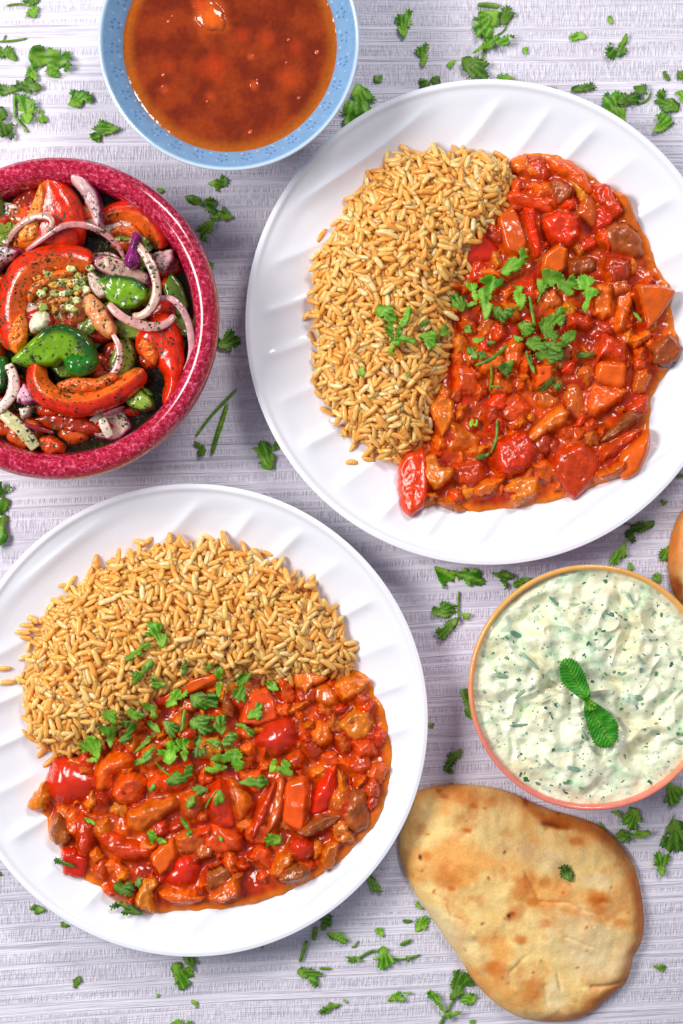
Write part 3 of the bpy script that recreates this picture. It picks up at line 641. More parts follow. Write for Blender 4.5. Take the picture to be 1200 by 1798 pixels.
for (px, py, r_, hz, cc) in LUMPS:
    x, y = W(px, py, zS); r_ *= S; d = np.hypot(X - x, (Y - y)) * (1 + 0.25 * fbm(X * 120, Y * 120, 2, int(px))); k = (1 - sstep(0.0, 1.7, d / r_))
    Z += hz * np.sqrt(np.clip(1 - (d / r_) ** 2, 0, 1)); colS = colS * (1 - k[..., None]) + linv(cc) * k[..., None]
e = sstep(0.84, 0.97, rn)[..., None]; colS = colS * (1 - e * 0.75) + linv((176, 92, 14)) * e * 0.75
Z += 0.00012 * fbm(X * 300, Y * 300, 3, 33) * (rn < 0.97)
SOUP = food_mat('thin_red_sauce', rough=0.08, sss=0.05, bscale=300, bstr=0.05, bdist=0.0003, var=0.22, vscale=500, coat=0.0, rvar=0.04, speck=(1100, 0.72, (0.42, 0.09, 0.012, 1)))
soup = tag(mesh('red_sauce', np.stack([X, Y, Z], -1).reshape(-1, 3), F, SOUP, col=colS.reshape(-1, 3), loc=(cS[0], cS[1], 0.04)),
           'smooth brown red sauce with orange lumps and tiny bubbles filling the blue bowl', 'sauce')
BUB = food_mat('sauce_bubble', rough=0.04, sss=0.0, bscale=10, bstr=0.0, var=0.05, coat=1.0, rvar=0.0)
for (px, py, r_) in [(287,132,3.4),(286,152,2.6),(440,232,4.2),(525,172,3.0),(557,92,4.4),(507,70,2.6),(296,38,3.4),(303,28,2.2),(503,110,2.2),(452,140,1.8),(364,178,2.2)]:
    x, y = W(px, py, zS); r_ *= S; V = []; nn = 16
    for i in range(6):
        a = math.pi / 2 * i / 5; V.append(np.stack([r_ * math.cos(a) * np.cos(np.arange(nn) * 2 * math.pi / nn), r_ * math.cos(a) * np.sin(np.arange(nn) * 2 * math.pi / nn), np.full(nn, r_ * 0.7 * math.sin(a))], -1))
    V = np.vstack(V); o = mesh('bubble', V + np.array([x, y, zS]), grid_faces(6, nn, True), BUB, col=np.tile(linv((190, 70, 20)), (len(V), 1)), loc=(x, y, zS)); put(o, soup)

# ---------------- white herb dip ----------------
cT = (cD[0], cD[1]); zT = 0.0475; RT = RD - 0.0025
X, Y, rn, F = disc_field(cT, RT, 420, None)
u, v = X * 22, Y * 22
wx = u + 0.9 * fbm(u * 0.8, v * 0.8, 3, 41); wy = v + 0.9 * fbm(u * 0.8 + 5, v * 0.8, 3, 42)
ca, sa = math.cos(0.35), math.sin(0.35); ru, rv = wx * ca + wy * sa, -wx * sa + wy * ca
rid = 1 - np.abs(fbm(ru * 0.9, rv * 1.6, 2, 43)) * 2.2; lump = fbm(wx * 1.5, wy * 1.5, 2, 44) + 0.5 * fbm(X * 85, Y * 85, 2, 49); small = fbm(X * 160, Y * 160, 3, 45)
amp = 1 - sstep(0.80, 0.97, rn)
Z = zT + (0.0019 * rid + 0.0052 * lump) * (0.25 + 0.75 * amp) + 0.00045 * small + 0.0020 * (1 - rn ** 2) - 0.0010
teal = sstep(0.12, 0.55, fbm(X * 62, Y * 62, 3, 46))[..., None]; yelw = sstep(0.0, 0.5, fbm(X * 45, Y * 45, 3, 47))[..., None]
colT = linv((236, 238, 206)) * (1 - yelw * 0.7) + linv((228, 220, 176)) * yelw * 0.7
colT = colT * (1 - teal * 0.62) + linv((176, 206, 168)) * teal * 0.8
t2 = sstep(0.38, 0.62, fbm(X * 140, Y * 200, 2, 48))[..., None]; colT = colT * (1 - t2 * 0.5) + linv((140, 176, 156)) * t2 * 0.5
DIP = food_mat('yogurt_dip', rough=0.28, sss=0.12, rad=(0.002, 0.002, 0.0012), bscale=500, bstr=0.25, bdist=0.0005, var=0.06, vscale=400, coat=0.25, rvar=0.1, speck=(1500, 0.74, lin((150, 170, 110))))
dip = tag(mesh('yogurt_dip', np.stack([X, Y, Z], -1).reshape(-1, 3), F, DIP, col=colT.reshape(-1, 3), loc=(cT[0], cT[1], 0.04)),
          'thick white yogurt dip swirled with chopped herbs and cucumber in the orange rimmed bowl', 'dip')
def dipz(x, y):
    d = (X - x) ** 2 + (Y - y) ** 2; return float(Z.ravel()[np.argmin(d)])
_pts = np.c_[X.ravel(), Y.ravel()]; _zz = Z
class Sampler:
    """fast nearest height on a square->disc grid, through a regular raster"""
    def __init__(s, X, Y, Z, cell=0.0006):
        s.x0, s.y0, s.cell = X.min(), Y.min(), cell; s.nx = int((X.max() - s.x0) / cell) + 2; s.ny = int((Y.max() - s.y0) / cell) + 2
        s.A = np.full((s.ny, s.nx), np.nan); i = ((X - s.x0) / cell).astype(int); j = ((Y - s.y0) / cell).astype(int); s.A[j, i] = Z; s.A = np.where(np.isnan(s.A), np.nanmean(s.A), s.A)
    def __call__(s, x, y):
        i = np.clip(((np.asarray(x) - s.x0) / s.cell).astype(int), 0, s.nx - 1); j = np.clip(((np.asarray(y) - s.y0) / s.cell).astype(int), 0, s.ny - 1); return s.A[j, i]
DZ = Sampler(X, Y, Z)
HERB = food_mat('chopped_herb', rough=0.4, sss=0.05, rad=(0.001, 0.002, 0.0005), bscale=900, bstr=0.2, var=0.3, vscale=300)
r = random.Random(5); Vs, Fs, Cs, off = [], [], [], 0
shades = [(58, 112, 62), (84, 140, 92), (120, 164, 128), (58, 104, 90), (140, 174, 128), (98, 148, 138)]
for k in range(420):
    a = r.uniform(0, 2 * math.pi); q_ = RT * math.sqrt(r.random()) * 0.95; x = cT[0] + q_ * math.cos(a); y = cT[1] + q_ * math.sin(a); z = float(DZ(x, y))
    s_ = 0.00055 * (1 + 3.2 * r.random() ** 4); w = s_ * r.uniform(0.25, 0.9); th = r.uniform(0, math.pi); nn = 5
    pts = [(s_ * math.cos(2 * math.pi * i / nn) * r.uniform(.6, 1.1), w * math.sin(2 * math.pi * i / nn) * r.uniform(.6, 1.1)) for i in range(nn)]
    tl = r.uniform(-.4, .4)
    for dz in (0.0002, -0.0006):
        for (p, q2) in pts: Vs.append((x + p * math.cos(th) - q2 * math.sin(th), y + p * math.sin(th) + q2 * math.cos(th), z + dz + p * tl))
    Fs.append(tuple(off + i for i in range(nn))); Fs += [(off + i, off + nn + i, off + nn + (i + 1) % nn, off + (i + 1) % nn) for i in range(nn)]
    Cs += [linv(r.choice(shades))] * (2 * nn); off += 2 * nn
fl = mesh('herb_fleck', Vs, Fs, HERB, col=np.array(Cs), loc=(cT[0], cT[1], 0.04), smooth=False); put(fl, dip); tag(fl, kind='stuff')
def strip(name, pts, width, h, zs, mat, c_in, c_out, parent=None, n=40, na=12, side=1, flat=0.75, taper=0.5, seed=0, sec='round', wob=0.12):
    """a curved strip swept along pts (world xy); one side of its section takes the outer colour"""
    P = open_curve([(p[0], p[1], z) for p, z in zip(pts, zs)], n); Tn = np.gradient(P, axis=0); Tn /= np.linalg.norm(Tn, axis=1)[:, None]
    Nn = np.c_[-Tn[:, 1], Tn[:, 0], np.zeros(n)]; Nn /= np.linalg.norm(Nn, axis=1)[:, None]; B = np.cross(Tn, Nn)
    t = np.linspace(0, 1, n); wdt = width * 0.5 * (taper + (1 - taper) * np.sin(math.pi * t) ** 0.5) * (1 + wob * pn(t * 5, t * 0 + seed, seed))
    V, Cc = [], []
    for i in range(n):
        endk = min(1.0, (min(i, n - 1 - i) + 0.4) / 1.6)
        if sec != 'round': endk = 0.88 if i in (0, n - 1) else 1.0
        for j in range(na):
            a = 2 * math.pi * j / na; ca_, sa_ = math.cos(a), math.sin(a)
            if sec == 'wedge':
                S_ = [(-1, -.8), (-.96, -.45), (-.55, .25), (-.12, .86), (-.05, .95), (.02, .93), (.25, .84), (.55, .60), (.80, .25), (.95, -.2), (1.0, -.8), (0, -1)]
                ex, ez = S_[j]; ex *= side; k = float(sstep(-0.06, 0.10, ex * side))
            elif sec == 'box':
                ex = np.sign(ca_) * abs(ca_) ** 0.4; ez = np.sign(sa_) * abs(sa_) ** 0.4; k = float(sstep(0.80, 0.97, side * ca_))
            else:
                ex = np.sign(ca_) * abs(ca_) ** 0.75; ez = np.sign(sa_) * abs(sa_) ** flat; k = float(sstep(0.55, 0.92, side * ca_))
            V.append(P[i] + Nn[i] * ex * wdt[i] * endk + B[i] * ez * h * 0.5 * endk)
            Cc.append(linv(c_in) * (1 - k) + linv(c_out) * k)
    V = np.array(V); Cc = np.array(Cc) * (1 + 0.18 * fbm(V[:, 0] * 150, V[:, 1] * 150, 3, seed))[:, None]
    F = [tuple(x) for x in grid_faces(n, na, True).tolist()] + [tuple(range(na))[::-1], tuple((n - 1) * na + j for j in range(na))]
    c = P[n // 2]; o = mesh(name, V, F, mat, col=np.clip(Cc, 0, 1), loc=tuple(c))
    if parent: put(o, parent)
    return o
SHRED = food_mat('wet_cucumber_shred', rough=0.2, sss=0.4, rad=(0.002, 0.003, 0.002), var=0.15, vscale=300, coat=0.4)
for i, (x0, y0, x1, y1, w) in enumerate([(965,1048,982,1065,5),(935,1075,948,1062,4),(895,1110,915,1118,9),(912,1145,945,1175,7),(868,1185,892,1190,8),(905,1228,935,1205,6),(895,1275,928,1272,4),(1000,1060,1018,1060,4),(1060,1075,1095,1085,7),(995,1345,1018,1352,8),(1085,1185,1100,1180,4),(1130,1165,1118,1148,4),(1115,1222,1130,1228,8),(1190,1140,1198,1160,4),(1020,1280,1030,1300,4),(1185,1300,1200,1305,7),(960,1190,975,1200,4),(1100,1040,1112,1070,7),(955,1330,970,1345,4),(1075,1120,1060,1135,4)]):
    P0 = [W((x0 * (2 - k) + x1 * k) / 2 + (r.uniform(-3, 3) if k == 1 else 0), (y0 * (2 - k) + y1 * k) / 2 + (r.uniform(-3, 3) if k == 1 else 0), 0.049) for k in (0, 1, 2)]
    strip('cucumber_shred', P0, w * S, 0.0014, [float(DZ(p[0], p[1])) + 0.0002 for p in P0], SHRED, r.choice([(150, 186, 160), (176, 200, 160), (110, 156, 136)]), (58, 110, 78), parent=dip, n=14, na=8, seed=i)

# ---------------- leaves ----------------
def leaf_mat(name, c_lo, c_hi, rough=0.42, bscale=700, bstr=0.3):
    m, t, b = nt(name); q = NB(t); p = q.n('ShaderNodeNewGeometry').outputs['Position']; n = q.noise(p, 190, 4, 0.6)
    c = q.ramp(n, [(0.3, lin(c_lo)), (0.7, lin(c_hi))]); a = q.n('ShaderNodeAttribute', attribute_name='vein').outputs['Fac']
    c = q.mix(q.math('MULTIPLY', a, 0.6), c, lin((150, 190, 70)))
    oi = q.n('ShaderNodeObjectInfo').outputs['Random']; hs = q.n('ShaderNodeHueSaturation'); q.l(c, hs.inputs['Color']); q.l(q.math('MULTIPLY_ADD', oi, 0.85, 0.55), hs.inputs['Value']); q.l(hs.outputs[0], b.inputs['Base Color'])
    q.l(q.bump(q.math('SUBTRACT', q.noise(p, bscale, 3, 0.6), a), bstr, 0.0006), b.inputs['Normal'])
    setp(b, Roughness=rough, Specular_IOR_Level=0.25, Transmission_Weight=0.0, Subsurface_Weight=0.12, Subsurface_Radius=(0.001, 0.003, 0.0005))
    return m
LEAF = leaf_mat('coriander_leaf', (26, 84, 0), (76, 136, 10)); LEAFB = leaf_mat('bright_coriander_leaf', (60, 130, 10), (112, 174, 34)); LEAFD = leaf_mat('dark_coriander_leaf', (14, 64, 2), (42, 106, 8))
MINT = leaf_mat('mint_leaf', (20, 96, 14), (50, 134, 24), 0.4, 500, 0.3)
def stem_mat():
    m, t, b = nt('coriander_stem'); q = NB(t); n = q.noise(q.coords((300, 300, 300)), 1.0, 2); q.l(q.ramp(n, [(0.3, lin((60, 112, 14))), (0.7, lin((120, 160, 34)))]), b.inputs['Base Color']); setp(b, Roughness=0.35, Subsurface_Weight=0.2, Subsurface_Radius=(0.001, 0.002, 0.0005)); return m
STEM = stem_mat()
lrng = random.Random(99)
def leaf_mesh(name, poly, zfun, mat, seed, tooth=0.0017, amp=0.0009, curl=0.0025, lift=0.0009, thick=0.00022, parent=None, base=None, smoothn=1, cup=0.0, grow=0.0004, lobes=1.0, hdiv=11):
    r = random.Random(seed); P = chaikin(np.array(poly), smoothn, 0.10); per = np.hypot(*(np.roll(P, -1, 0) - P).T).sum()
    sz = math.sqrt(abs(0.5 * (P[:, 0] * np.roll(P[:, 1], -1) - P[:, 1] * np.roll(P[:, 0], -1)).sum())); tooth = max(0.0011, min(tooth, sz * 0.22)); nt_ = max(8, int(per / tooth)); P = resample(P, nt_ * 3)
    if (P[:, 0] * np.roll(P[:, 1], -1) - P[:, 1] * np.roll(P[:, 0], -1)).sum() < 0: P = P[::-1]
    c = P.mean(0); dmax = np.hypot(*(P - c).T)
    tng = np.roll(P, -1, 0) - np.roll(P, 1, 0); tng /= np.maximum(np.hypot(*tng.T), 1e-9)[:, None]; nrm = np.c_[tng[:, 1], -tng[:, 0]]
    if base is None:
        ext = np.hypot(*(P - c).T); base = P[int(np.argmax(ext * np.array([1 + 0.15 * math.sin(seed + i * 0.01) for i in range(len(P))])))]
    base = np.array(base); db = np.hypot(*(P - base).T); away = sstep(0.15, 0.5, db / db.max())
    ph = np.arange(len(P)) % 3; amp = min(amp, sz * 0.13)
    off = grow + np.where(ph == 1, amp, np.where(ph == 2, amp * 0.2, -amp * 0.8)) * away * np.array([0.6 + 0.8 * lrng.random() for _ in P])
    tt_ = np.arange(len(P)); lob = sstep(0.25, 1.0, np.abs(np.sin(tt_ * math.pi / 15.0 + seed))); off = off * (0.55 + 0.6 * np.abs(pn(tt_ * 0.21, seed + tt_ * 0, 5))) + (lob - 0.75) * min(0.0011, sz * 0.10) * away * lobes - lobes * away * sz * 0.26 * np.exp(-(((tt_ * (0.9 + 0.2 * math.sin(seed)) / 19.0 + seed * 0.37) % 1.0 - 0.5) / 0.085) ** 2)
    Q = P + nrm * off[:, None]
    h = max(0.00045 if hdiv > 15 else 0.0009, sz / hdiv); x0, y0 = Q.min(0); x1, y1 = Q.max(0); pts = []
    xs = np.arange(x0, x1, h); ys = np.arange(y0, y1, h)
    if len(xs) and len(ys):
        GX, GY = np.meshgrid(xs, ys); GX = GX + (np.arange(GX.shape[0]) % 2)[:, None] * h / 2; d = poly_dist(Q, GX, GY); k = d > h * 0.45; pts = np.c_[GX[k], GY[k]].tolist()
    vin = [Vector(p) for p in Q.tolist()] + [Vector(p) for p in pts]; n0 = len(Q)
    res = geometry.delaunay_2d_cdt(vin, [], [list(range(n0))], 1, 1e-7)
    V2 = np.array([[p.x, p.y] for p in res[0]]); T = [tuple(f) for f in res[2]]
    # veins fan out from the base
    tips = [P[i] for i in np.linspace(0, len(P), 9, endpoint=False).astype(int) if np.hypot(*(P[i] - base)) > 0.45 * db.max()]
    vd = np.full(len(V2), 1.0)
    for tp in tips:
        e = tp - base; t = np.clip(((V2 - base) @ e) / (e @ e), 0, 1); vd = np.minimum(vd, np.hypot(*(V2 - base - t[:, None] * e).T))
    vein = 1 - sstep(0.0, max(h * 0.9, 0.0007), vd)
    a = r.uniform(0, 2 * math.pi); uu = ((V2 - c) @ np.array([math.cos(a), math.sin(a)])) / max(sz, 1e-6)
    fr = 1.6 / max(sz, 0.004)
    zc = zfun(V2[:, 0], V2[:, 1]); zc = 0.55 * zc + 0.45 * np.max(zc)
    Zt = zc + lift + curl * (sz / 0.012) * (0.9 * np.abs(uu) ** 1.5 * r.choice([1, 1, -0.35]) + 0.35 + 0.7 * pn(V2[:, 0] * fr + seed, V2[:, 1] * fr, seed)) + cup * uu ** 2 - vein * 0.00012
    Zt = np.maximum(Zt, zfun(V2[:, 0], V2[:, 1]) + 0.00045)
    N_ = len(V2); V = np.vstack([np.c_[V2, Zt], np.c_[V2, Zt - thick]])
    A = lambda f: sum((V2[f[(i + 1) % 3]][0] - V2[f[i]][0]) * (V2[f[(i + 1) % 3]][1] + V2[f[i]][1]) for i in range(3))
    T = [f if A(f) < 0 else f[::-1] for f in T]
    from collections import Counter
    ec = Counter(); 
    for f in T:
        for i in range(3): ec[(f[i], f[(i + 1) % 3])] += 1
    bd = [e for e in ec if (e[1], e[0]) not in ec]
    F = T + [tuple(i + N_ for i in f[::-1]) for f in T] + [(b_, a_, a_ + N_, b_ + N_) for a_, b_ in bd]
    o = mesh(name, V, F, mat, attrs={'vein': np.r_[vein, vein]}, loc=(c[0], c[1], float(Zt.min())))
    if parent: put(o, parent)
    return o
def stem_mesh(name, pts, w, zfun, seed, parent=None, lift=0.0004):
    P = [np.array(p) for p in pts]; zs = [float(zfun(np.array([p[0]]), np.array([p[1]]))[0]) + w * 0.45 + lift for p in P]
    return strip(name, P, w, w * 0.9, zs, STEM, (96, 140, 26), (96, 140, 26), parent=parent, n=22, na=8, taper=0.8, seed=seed)
z0f = lambda x, y: np.zeros(np.shape(x))
B1, B2 = blur(T1, 3), blur(T2, 3)
z1f = lambda x, y: G1.at(B1, x, y) + 0.0004
z2f = lambda x, y: G2.at(B2, x, y) + 0.0004
_ctr = [0]
def place(spec, region, mat=None):
    """spec = (label, polys, stems, group, mat)"""
    zf, z = {'cloth': (z0f, 0.001), 'c1': (z1f, 0.020), 'c2': (z2f, 0.020)}[region]
    label, polys, stems = spec[0], spec[1], spec[2] if len(spec) > 2 else []
    mt = {'b': LEAFB, 'd': LEAFD, 'm': LEAF, None: None}[spec[3] if len(spec) > 3 else None] or mat or LEAF
    tiny = False; _ctr[0] += 1; sd = _ctr[0] * 13
    grp = {'cloth': 'coriander pieces scattered on the cloth', 'c1': 'coriander on the upper right plate', 'c2': 'coriander on the lower left plate'}[region]
    def conv(pp):
        c = np.mean(pp, 0); zz = z
        for _ in range(2):
            x, y = W(c[0], c[1], zz); zz = float(zf(np.array([x]), np.array([y]))[0]) + 0.001
        return Wp(pp, zz)
    nparts = len(polys) + len(stems)
    if nparts == 1:
        if polys: o = leaf_mesh('coriander_leaf', conv(polys[0]), zf, mt, sd)
        else: o = stem_mesh('coriander_stalk', conv(stems[0][0]), stems[0][1] * S, zf, sd)
        tag(o, label, 'herb stem' if not polys else 'herb leaf', grp); return o
    allp = np.vstack([conv(p) for p in polys] + [conv(s_[0]) for s_ in stems]); c = allp.mean(0); zc = float(zf(c[:1], c[1:])[0])
    root = empty('coriander_sprig', (c[0], c[1], zc)); tag(root, label, 'herb sprig', grp)
    for i, p in enumerate(polys): leaf_mesh('leaf', conv(p), (lambda f, k: (lambda x, y: f(x, y) + 0.0009 * k))(zf, i), mt, sd + i, parent=root)
    for i, (p, w) in enumerate(stems): stem_mesh('stem', conv(p), w * S, zf, sd + 7 + i, parent=root)
    return root
# ---------------- salad in the red bowl ----------------
def sal(px, py, z): return W(px, py, z)
Zd = 0.046
dr = tag(mesh('herb_dressing', *lathe([(0.0005, Zd), (0.03, Zd), (0.06, Zd), (RR_ - 0.0142, Zd + 0.0004)], 96, cR), food_mat('dark_herb_dressing', rough=0.05, sss=0.0, bscale=120, bstr=0.25, bdist=0.0012, var=0.7, vscale=260, coat=0.0, spec=0.25, speck=(700, 0.62, (0.03, 0.035, 0.004, 1))), col=np.tile(linv((34, 24, 4)), (96 * 4, 1)), loc=(cR[0], cR[1], Zd)),
         'dark oily herb dressing pooled around the salad pieces', 'dressing')
TOMF = food_mat('raw_tomato', rough=0.14, sss=0.35, rad=(0.006, 0.0012, 0.0006), bscale=150, bstr=0.55, bdist=0.0011, var=0.5, vscale=210, coat=0.15, rvar=0.08)
TPULP = food_mat('tomato_pulp', rough=0.12, sss=0.5, rad=(0.006, 0.002, 0.0008), bscale=300, bstr=0.8, bdist=0.0014, var=0.4, vscale=220, coat=0.3)
CUKE = food_mat('cucumber_flesh', rough=0.16, sss=0.4, rad=(0.003, 0.005, 0.001), bscale=300, bstr=0.15, var=0.14, vscale=120, coat=0.15, rvar=0.08)
ONI = food_mat('raw_onion', rough=0.16, sss=0.5, rad=(0.004, 0.002, 0.002), bscale=300, bstr=0.35, bdist=0.0007, var=0.35, vscale=200, coat=0.1)
SAL = []
def sp(name, label, cat, poly, z, h, rw, tilt, color, mat, seed, group=None, **kw):
    P = Wp(poly, z + h); P = P.mean(0) + (P - P.mean(0)) * 1.06; kw.setdefault('rnd', 1 if mat in (CUKE, ONI) else 2); o, f, P2 = piece(name, P, z, h, rw, tilt, color, mat, seed, deep=kw.pop('deep', 0.010), **kw)
    if label: tag(o, label, cat, group)
    SAL.append(o); return o
def ss(name, label, cat, pts, w, h, zs, c_in, c_out, mat, seed, group=None, **kw):
    P = [W(p[0], p[1], zz) for p, zz in zip(pts, zs)]
    kw.setdefault('sec', 'wedge' if name.startswith('tomato') else 'box'); kw.setdefault('na', 12); o = strip(name, P, w * S * (1.25 if name.startswith('tomato') else 0.92), h * (1.0 if name.startswith('tomato') else 0.8), zs, mat, c_in, c_out, seed=seed, **kw)
    if label: tag(o, label, cat, group)
    SAL.append(o); return o
TW, CS, ON = 'tomato pieces in the salad', 'cucumber pieces in the salad', 'red onion pieces in the salad'
RED, ORG = (220, 44, 8), (232, 84, 12)
# lower layer
r = random.Random(23)
LMK = {'pointed wedge': (90, 370), 'thick onion wedge': (155, 350), 'arched slice': (240, 385), 'oval cucumber': (215, 510), 'right red wedge': (290, 630), 'onion arc': (325, 560), 'peach core': (170, 550), 'chopped garlic': (115, 515),
       'folded cucumber': (95, 615), 'curved wedge': (150, 700), 'broad left slice': (30, 520), 'onion stick': (30, 755), 'orange cube': (88, 780), 'lower right onion': (188, 750), 'small cucumber wedge': (245, 702), 'yellowish cucumber': (210, 625), 'top left tomato': (35, 355)}
_used = {}
def hid(px, py, kind, seen={}):
    n_, (lx, ly) = min(LMK.items(), key=lambda kv: math.hypot(px - kv[1][0], py - kv[1][1])); dx, dy = px - lx, py - ly
    d = ('right of' if dx > 0 else 'left of') if abs(dx) > abs(dy) else ('below' if dy > 0 else 'above'); t = f'{kind} piece mostly hidden in the salad, just {d} the {n_}'
    seen[t] = seen.get(t, 0) + 1; return t if seen[t] == 1 else t.replace('mostly hidden', ['deeper, mostly hidden', 'smaller, mostly hidden', 'darker, mostly hidden', 'lowest, mostly hidden', 'dull, mostly hidden'][min(seen[t] - 2, 4)])
for i in range(125):
    for _ in range(50):
        a = r.uniform(0, 6.28); q_ = 255 * math.sqrt(r.random()) * 0.86; px, py = 98 + q_ * math.cos(a), 560 + q_ * math.sin(a)
        if px > -25: break
    s_ = r.uniform(20, 40); a0 = r.uniform(0, 6.28); el = r.uniform(0.45, 0.9); kind = r.choice('ttttcco')
    pl = [(px + s_ * math.cos(a0 + 1.05 * k), py + s_ * el * math.sin(a0 + 1.05 * k)) for k in range(6)]
    z_ = 0.0445 + r.uniform(0, 0.009) * (1 - q_ / 260)
    if kind == 't': sp('tomato_wedge', hid(px, py, 'tomato'), 'tomato', pl, z_, 0.007, 0.004, (r.uniform(-.2, .2), r.uniform(-.2, .2)), r.choice([(196, 54, 14), (176, 30, 10), (206, 84, 24)]), TOMF, 500 + i, 'half hidden tomato pieces in the salad')
    elif kind == 'c': sp('cucumber_slice', hid(px, py, 'cucumber'), 'cucumber', pl, z_, 0.006, 0.002, (r.uniform(-.2, .2), r.uniform(-.2, .2)), (120, 140, 44), CUKE, 500 + i, 'half hidden cucumber pieces in the salad', edge=(36, 72, 20))
    else: sp('onion_wedge', hid(px, py, 'onion'), 'onion', pl, z_, 0.006, 0.0015, (r.uniform(-.2, .2), r.uniform(-.2, .2)), (206, 176, 160), ONI, 500 + i, 'half hidden onion pieces in the salad', edge=(150, 50, 100))
sp('tomato_wedge', 'dark red tomato piece half sunk in dressing near the bowl\'s top left wall', 'tomato', [(5,372),(28,340),(56,322),(68,335),(62,365),(20,388)], 0.046, 0.006, 0.004, (0,0), (150, 36, 12), TOMF, 301, TW)
sp('tomato_wedge', 'long dull tomato slab under the bright curved wedge, near the bottom wall', 'tomato', [(52,735),(85,722),(125,722),(165,735),(180,762),(130,765),(80,752)], 0.046, 0.007, 0.004, (0.1,0.1), (176, 46, 14), TOMF, 302, TW)
sp('tomato_wedge', 'small orange tomato cube lying lowest against the bottom wall', 'tomato', [(66,768),(88,762),(112,780),(108,795),(85,800),(68,787)], 0.048, 0.008, 0.003, (0.1,0.2), (206, 70, 22), TOMF, 303, TW)
sp('cucumber_slice', 'olive green cucumber piece in shade by the bowl\'s right wall', 'cucumber', [(283,500),(300,474),(322,500),(334,540),(312,560),(290,530)], 0.047, 0.006, 0.003, (0,0), (96, 122, 40), CUKE, 304, CS, edge=(36, 62, 18))
sp('cucumber_slice', 'yellowish cucumber piece showing between the two tomato wedges on the right', 'cucumber', [(188,640),(205,598),(226,588),(241,618),(228,655),(205,672)], 0.050, 0.006, 0.003, (0,0), (140, 150, 50), CUKE, 305, CS, edge=(90, 110, 30))
sp('cucumber_slice', 'small cucumber wedge with dark skin at the tip of the curved tomato wedge', 'cucumber', [(213,702),(246,680),(268,698),(272,716),(250,724),(225,714)], 0.049, 0.009, 0.003, (0.1,0), (132, 160, 56), CUKE, 306, CS, edge=(34, 74, 18), edgew=0.3)
sp('cucumber_slice', 'dark green cucumber cut off by the left edge, beside the pale onion curve', 'cucumber', [(-15,628),(10,624),(18,648),(12,678),(-10,694)], 0.052, 0.006, 0.004, (0,0), (24, 92, 22), CUKE, 307, CS)
sp('cucumber_slice', 'green cucumber sliver at the top left edge of the photo inside the bowl', 'cucumber', [(-15,330),(4,340),(4,376),(-12,396)], 0.050, 0.006, 0.003, (0,0), (86, 112, 44), CUKE, 308, CS)
sp('tomato_wedge', 'red tomato wedge standing by the right wall behind the long onion arc', 'tomato', [(236,588),(262,556),(292,545),(314,575),(322,630),(315,682),(296,716),(280,704),(288,664),(272,636),(248,628),(236,612)], 0.051, 0.010, 0.007, (0.1,0), RED, TOMF, 309, TW, lscale=80, lump=0.0008)
ss('tomato_slice', 'orange arched tomato slice at the top right of the salad, hollow in its middle', 'tomato', [(182,384),(205,372),(238,372),(264,392),(277,415),(281,436)], 34, 0.009, [0.052,0.053,0.054,0.054,0.053,0.051], (222, 96, 26), (214, 44, 14), TOMF, 310, TW, side=1, taper=0.75)
sp('tomato_wedge', 'large pointed tomato wedge at the top of the salad, orange cut face to the left', 'tomato', [(80,291),(98,300),(118,322),(138,352),(146,388),(141,425),(118,436),(80,438),(45,434),(16,428),(38,385),(60,345),(66,310)], 0.051, 0.010, 0.009, (0.10,0.0), RED, TOMF, 311, TW, edge=(236, 110, 24), edgew=0.55, edgedir=185, lscale=60, lump=0.0006)
sp('onion_wedge', 'thick pale onion wedge with purple skin beside the pointed tomato', 'onion', [(126,297),(148,306),(170,332),(180,368),(178,402),(164,404),(157,372),(141,338),(118,312)], 0.055, 0.008, 0.003, (0,0), (206, 168, 168), ONI, 312, ON, edge=(128, 24, 84), edgew=0.34, edgedir=-15)
ss('onion_strip', 'short curled onion strip lying on the pointed tomato\'s orange face', 'onion', [(12,430),(28,402),(52,384),(78,378),(94,386),(90,402),(82,404)], 13, 0.005, [0.056,0.060,0.063,0.065,0.066,0.066,0.065], (200, 151, 134), (176, 60, 120), ONI, 313, ON, side=-1)
ss('onion_strip', 'long thin pink onion strip crossing below the pointed tomato', 'onion', [(48,440),(80,416),(112,395),(150,394),(186,410),(208,432),(218,452)], 12, 0.005, [0.060,0.064,0.066,0.066,0.063,0.061,0.059], (189, 127, 126), (150, 50, 96), ONI, 314, ON, side=-1)
sp('onion_wedge', 'flat pale onion petal under the purple tipped ring', 'onion', [(165,452),(190,445),(230,462),(262,480),(262,502),(235,497),(195,485),(165,470)], 0.055, 0.005, 0.002, (0,0), (193, 153, 137), ONI, 315, ON, edge=(168, 74, 120), edgew=0.2)
sp('onion_wedge', 'square pale onion petal at the right, between arched tomato and cucumber', 'onion', [(266,442),(303,435),(304,455),(290,478),(270,468)], 0.055, 0.006, 0.002, (0,0), (206, 160, 160), ONI, 316, ON, edge=(150, 60, 100), edgew=0.2, edgedir=0)
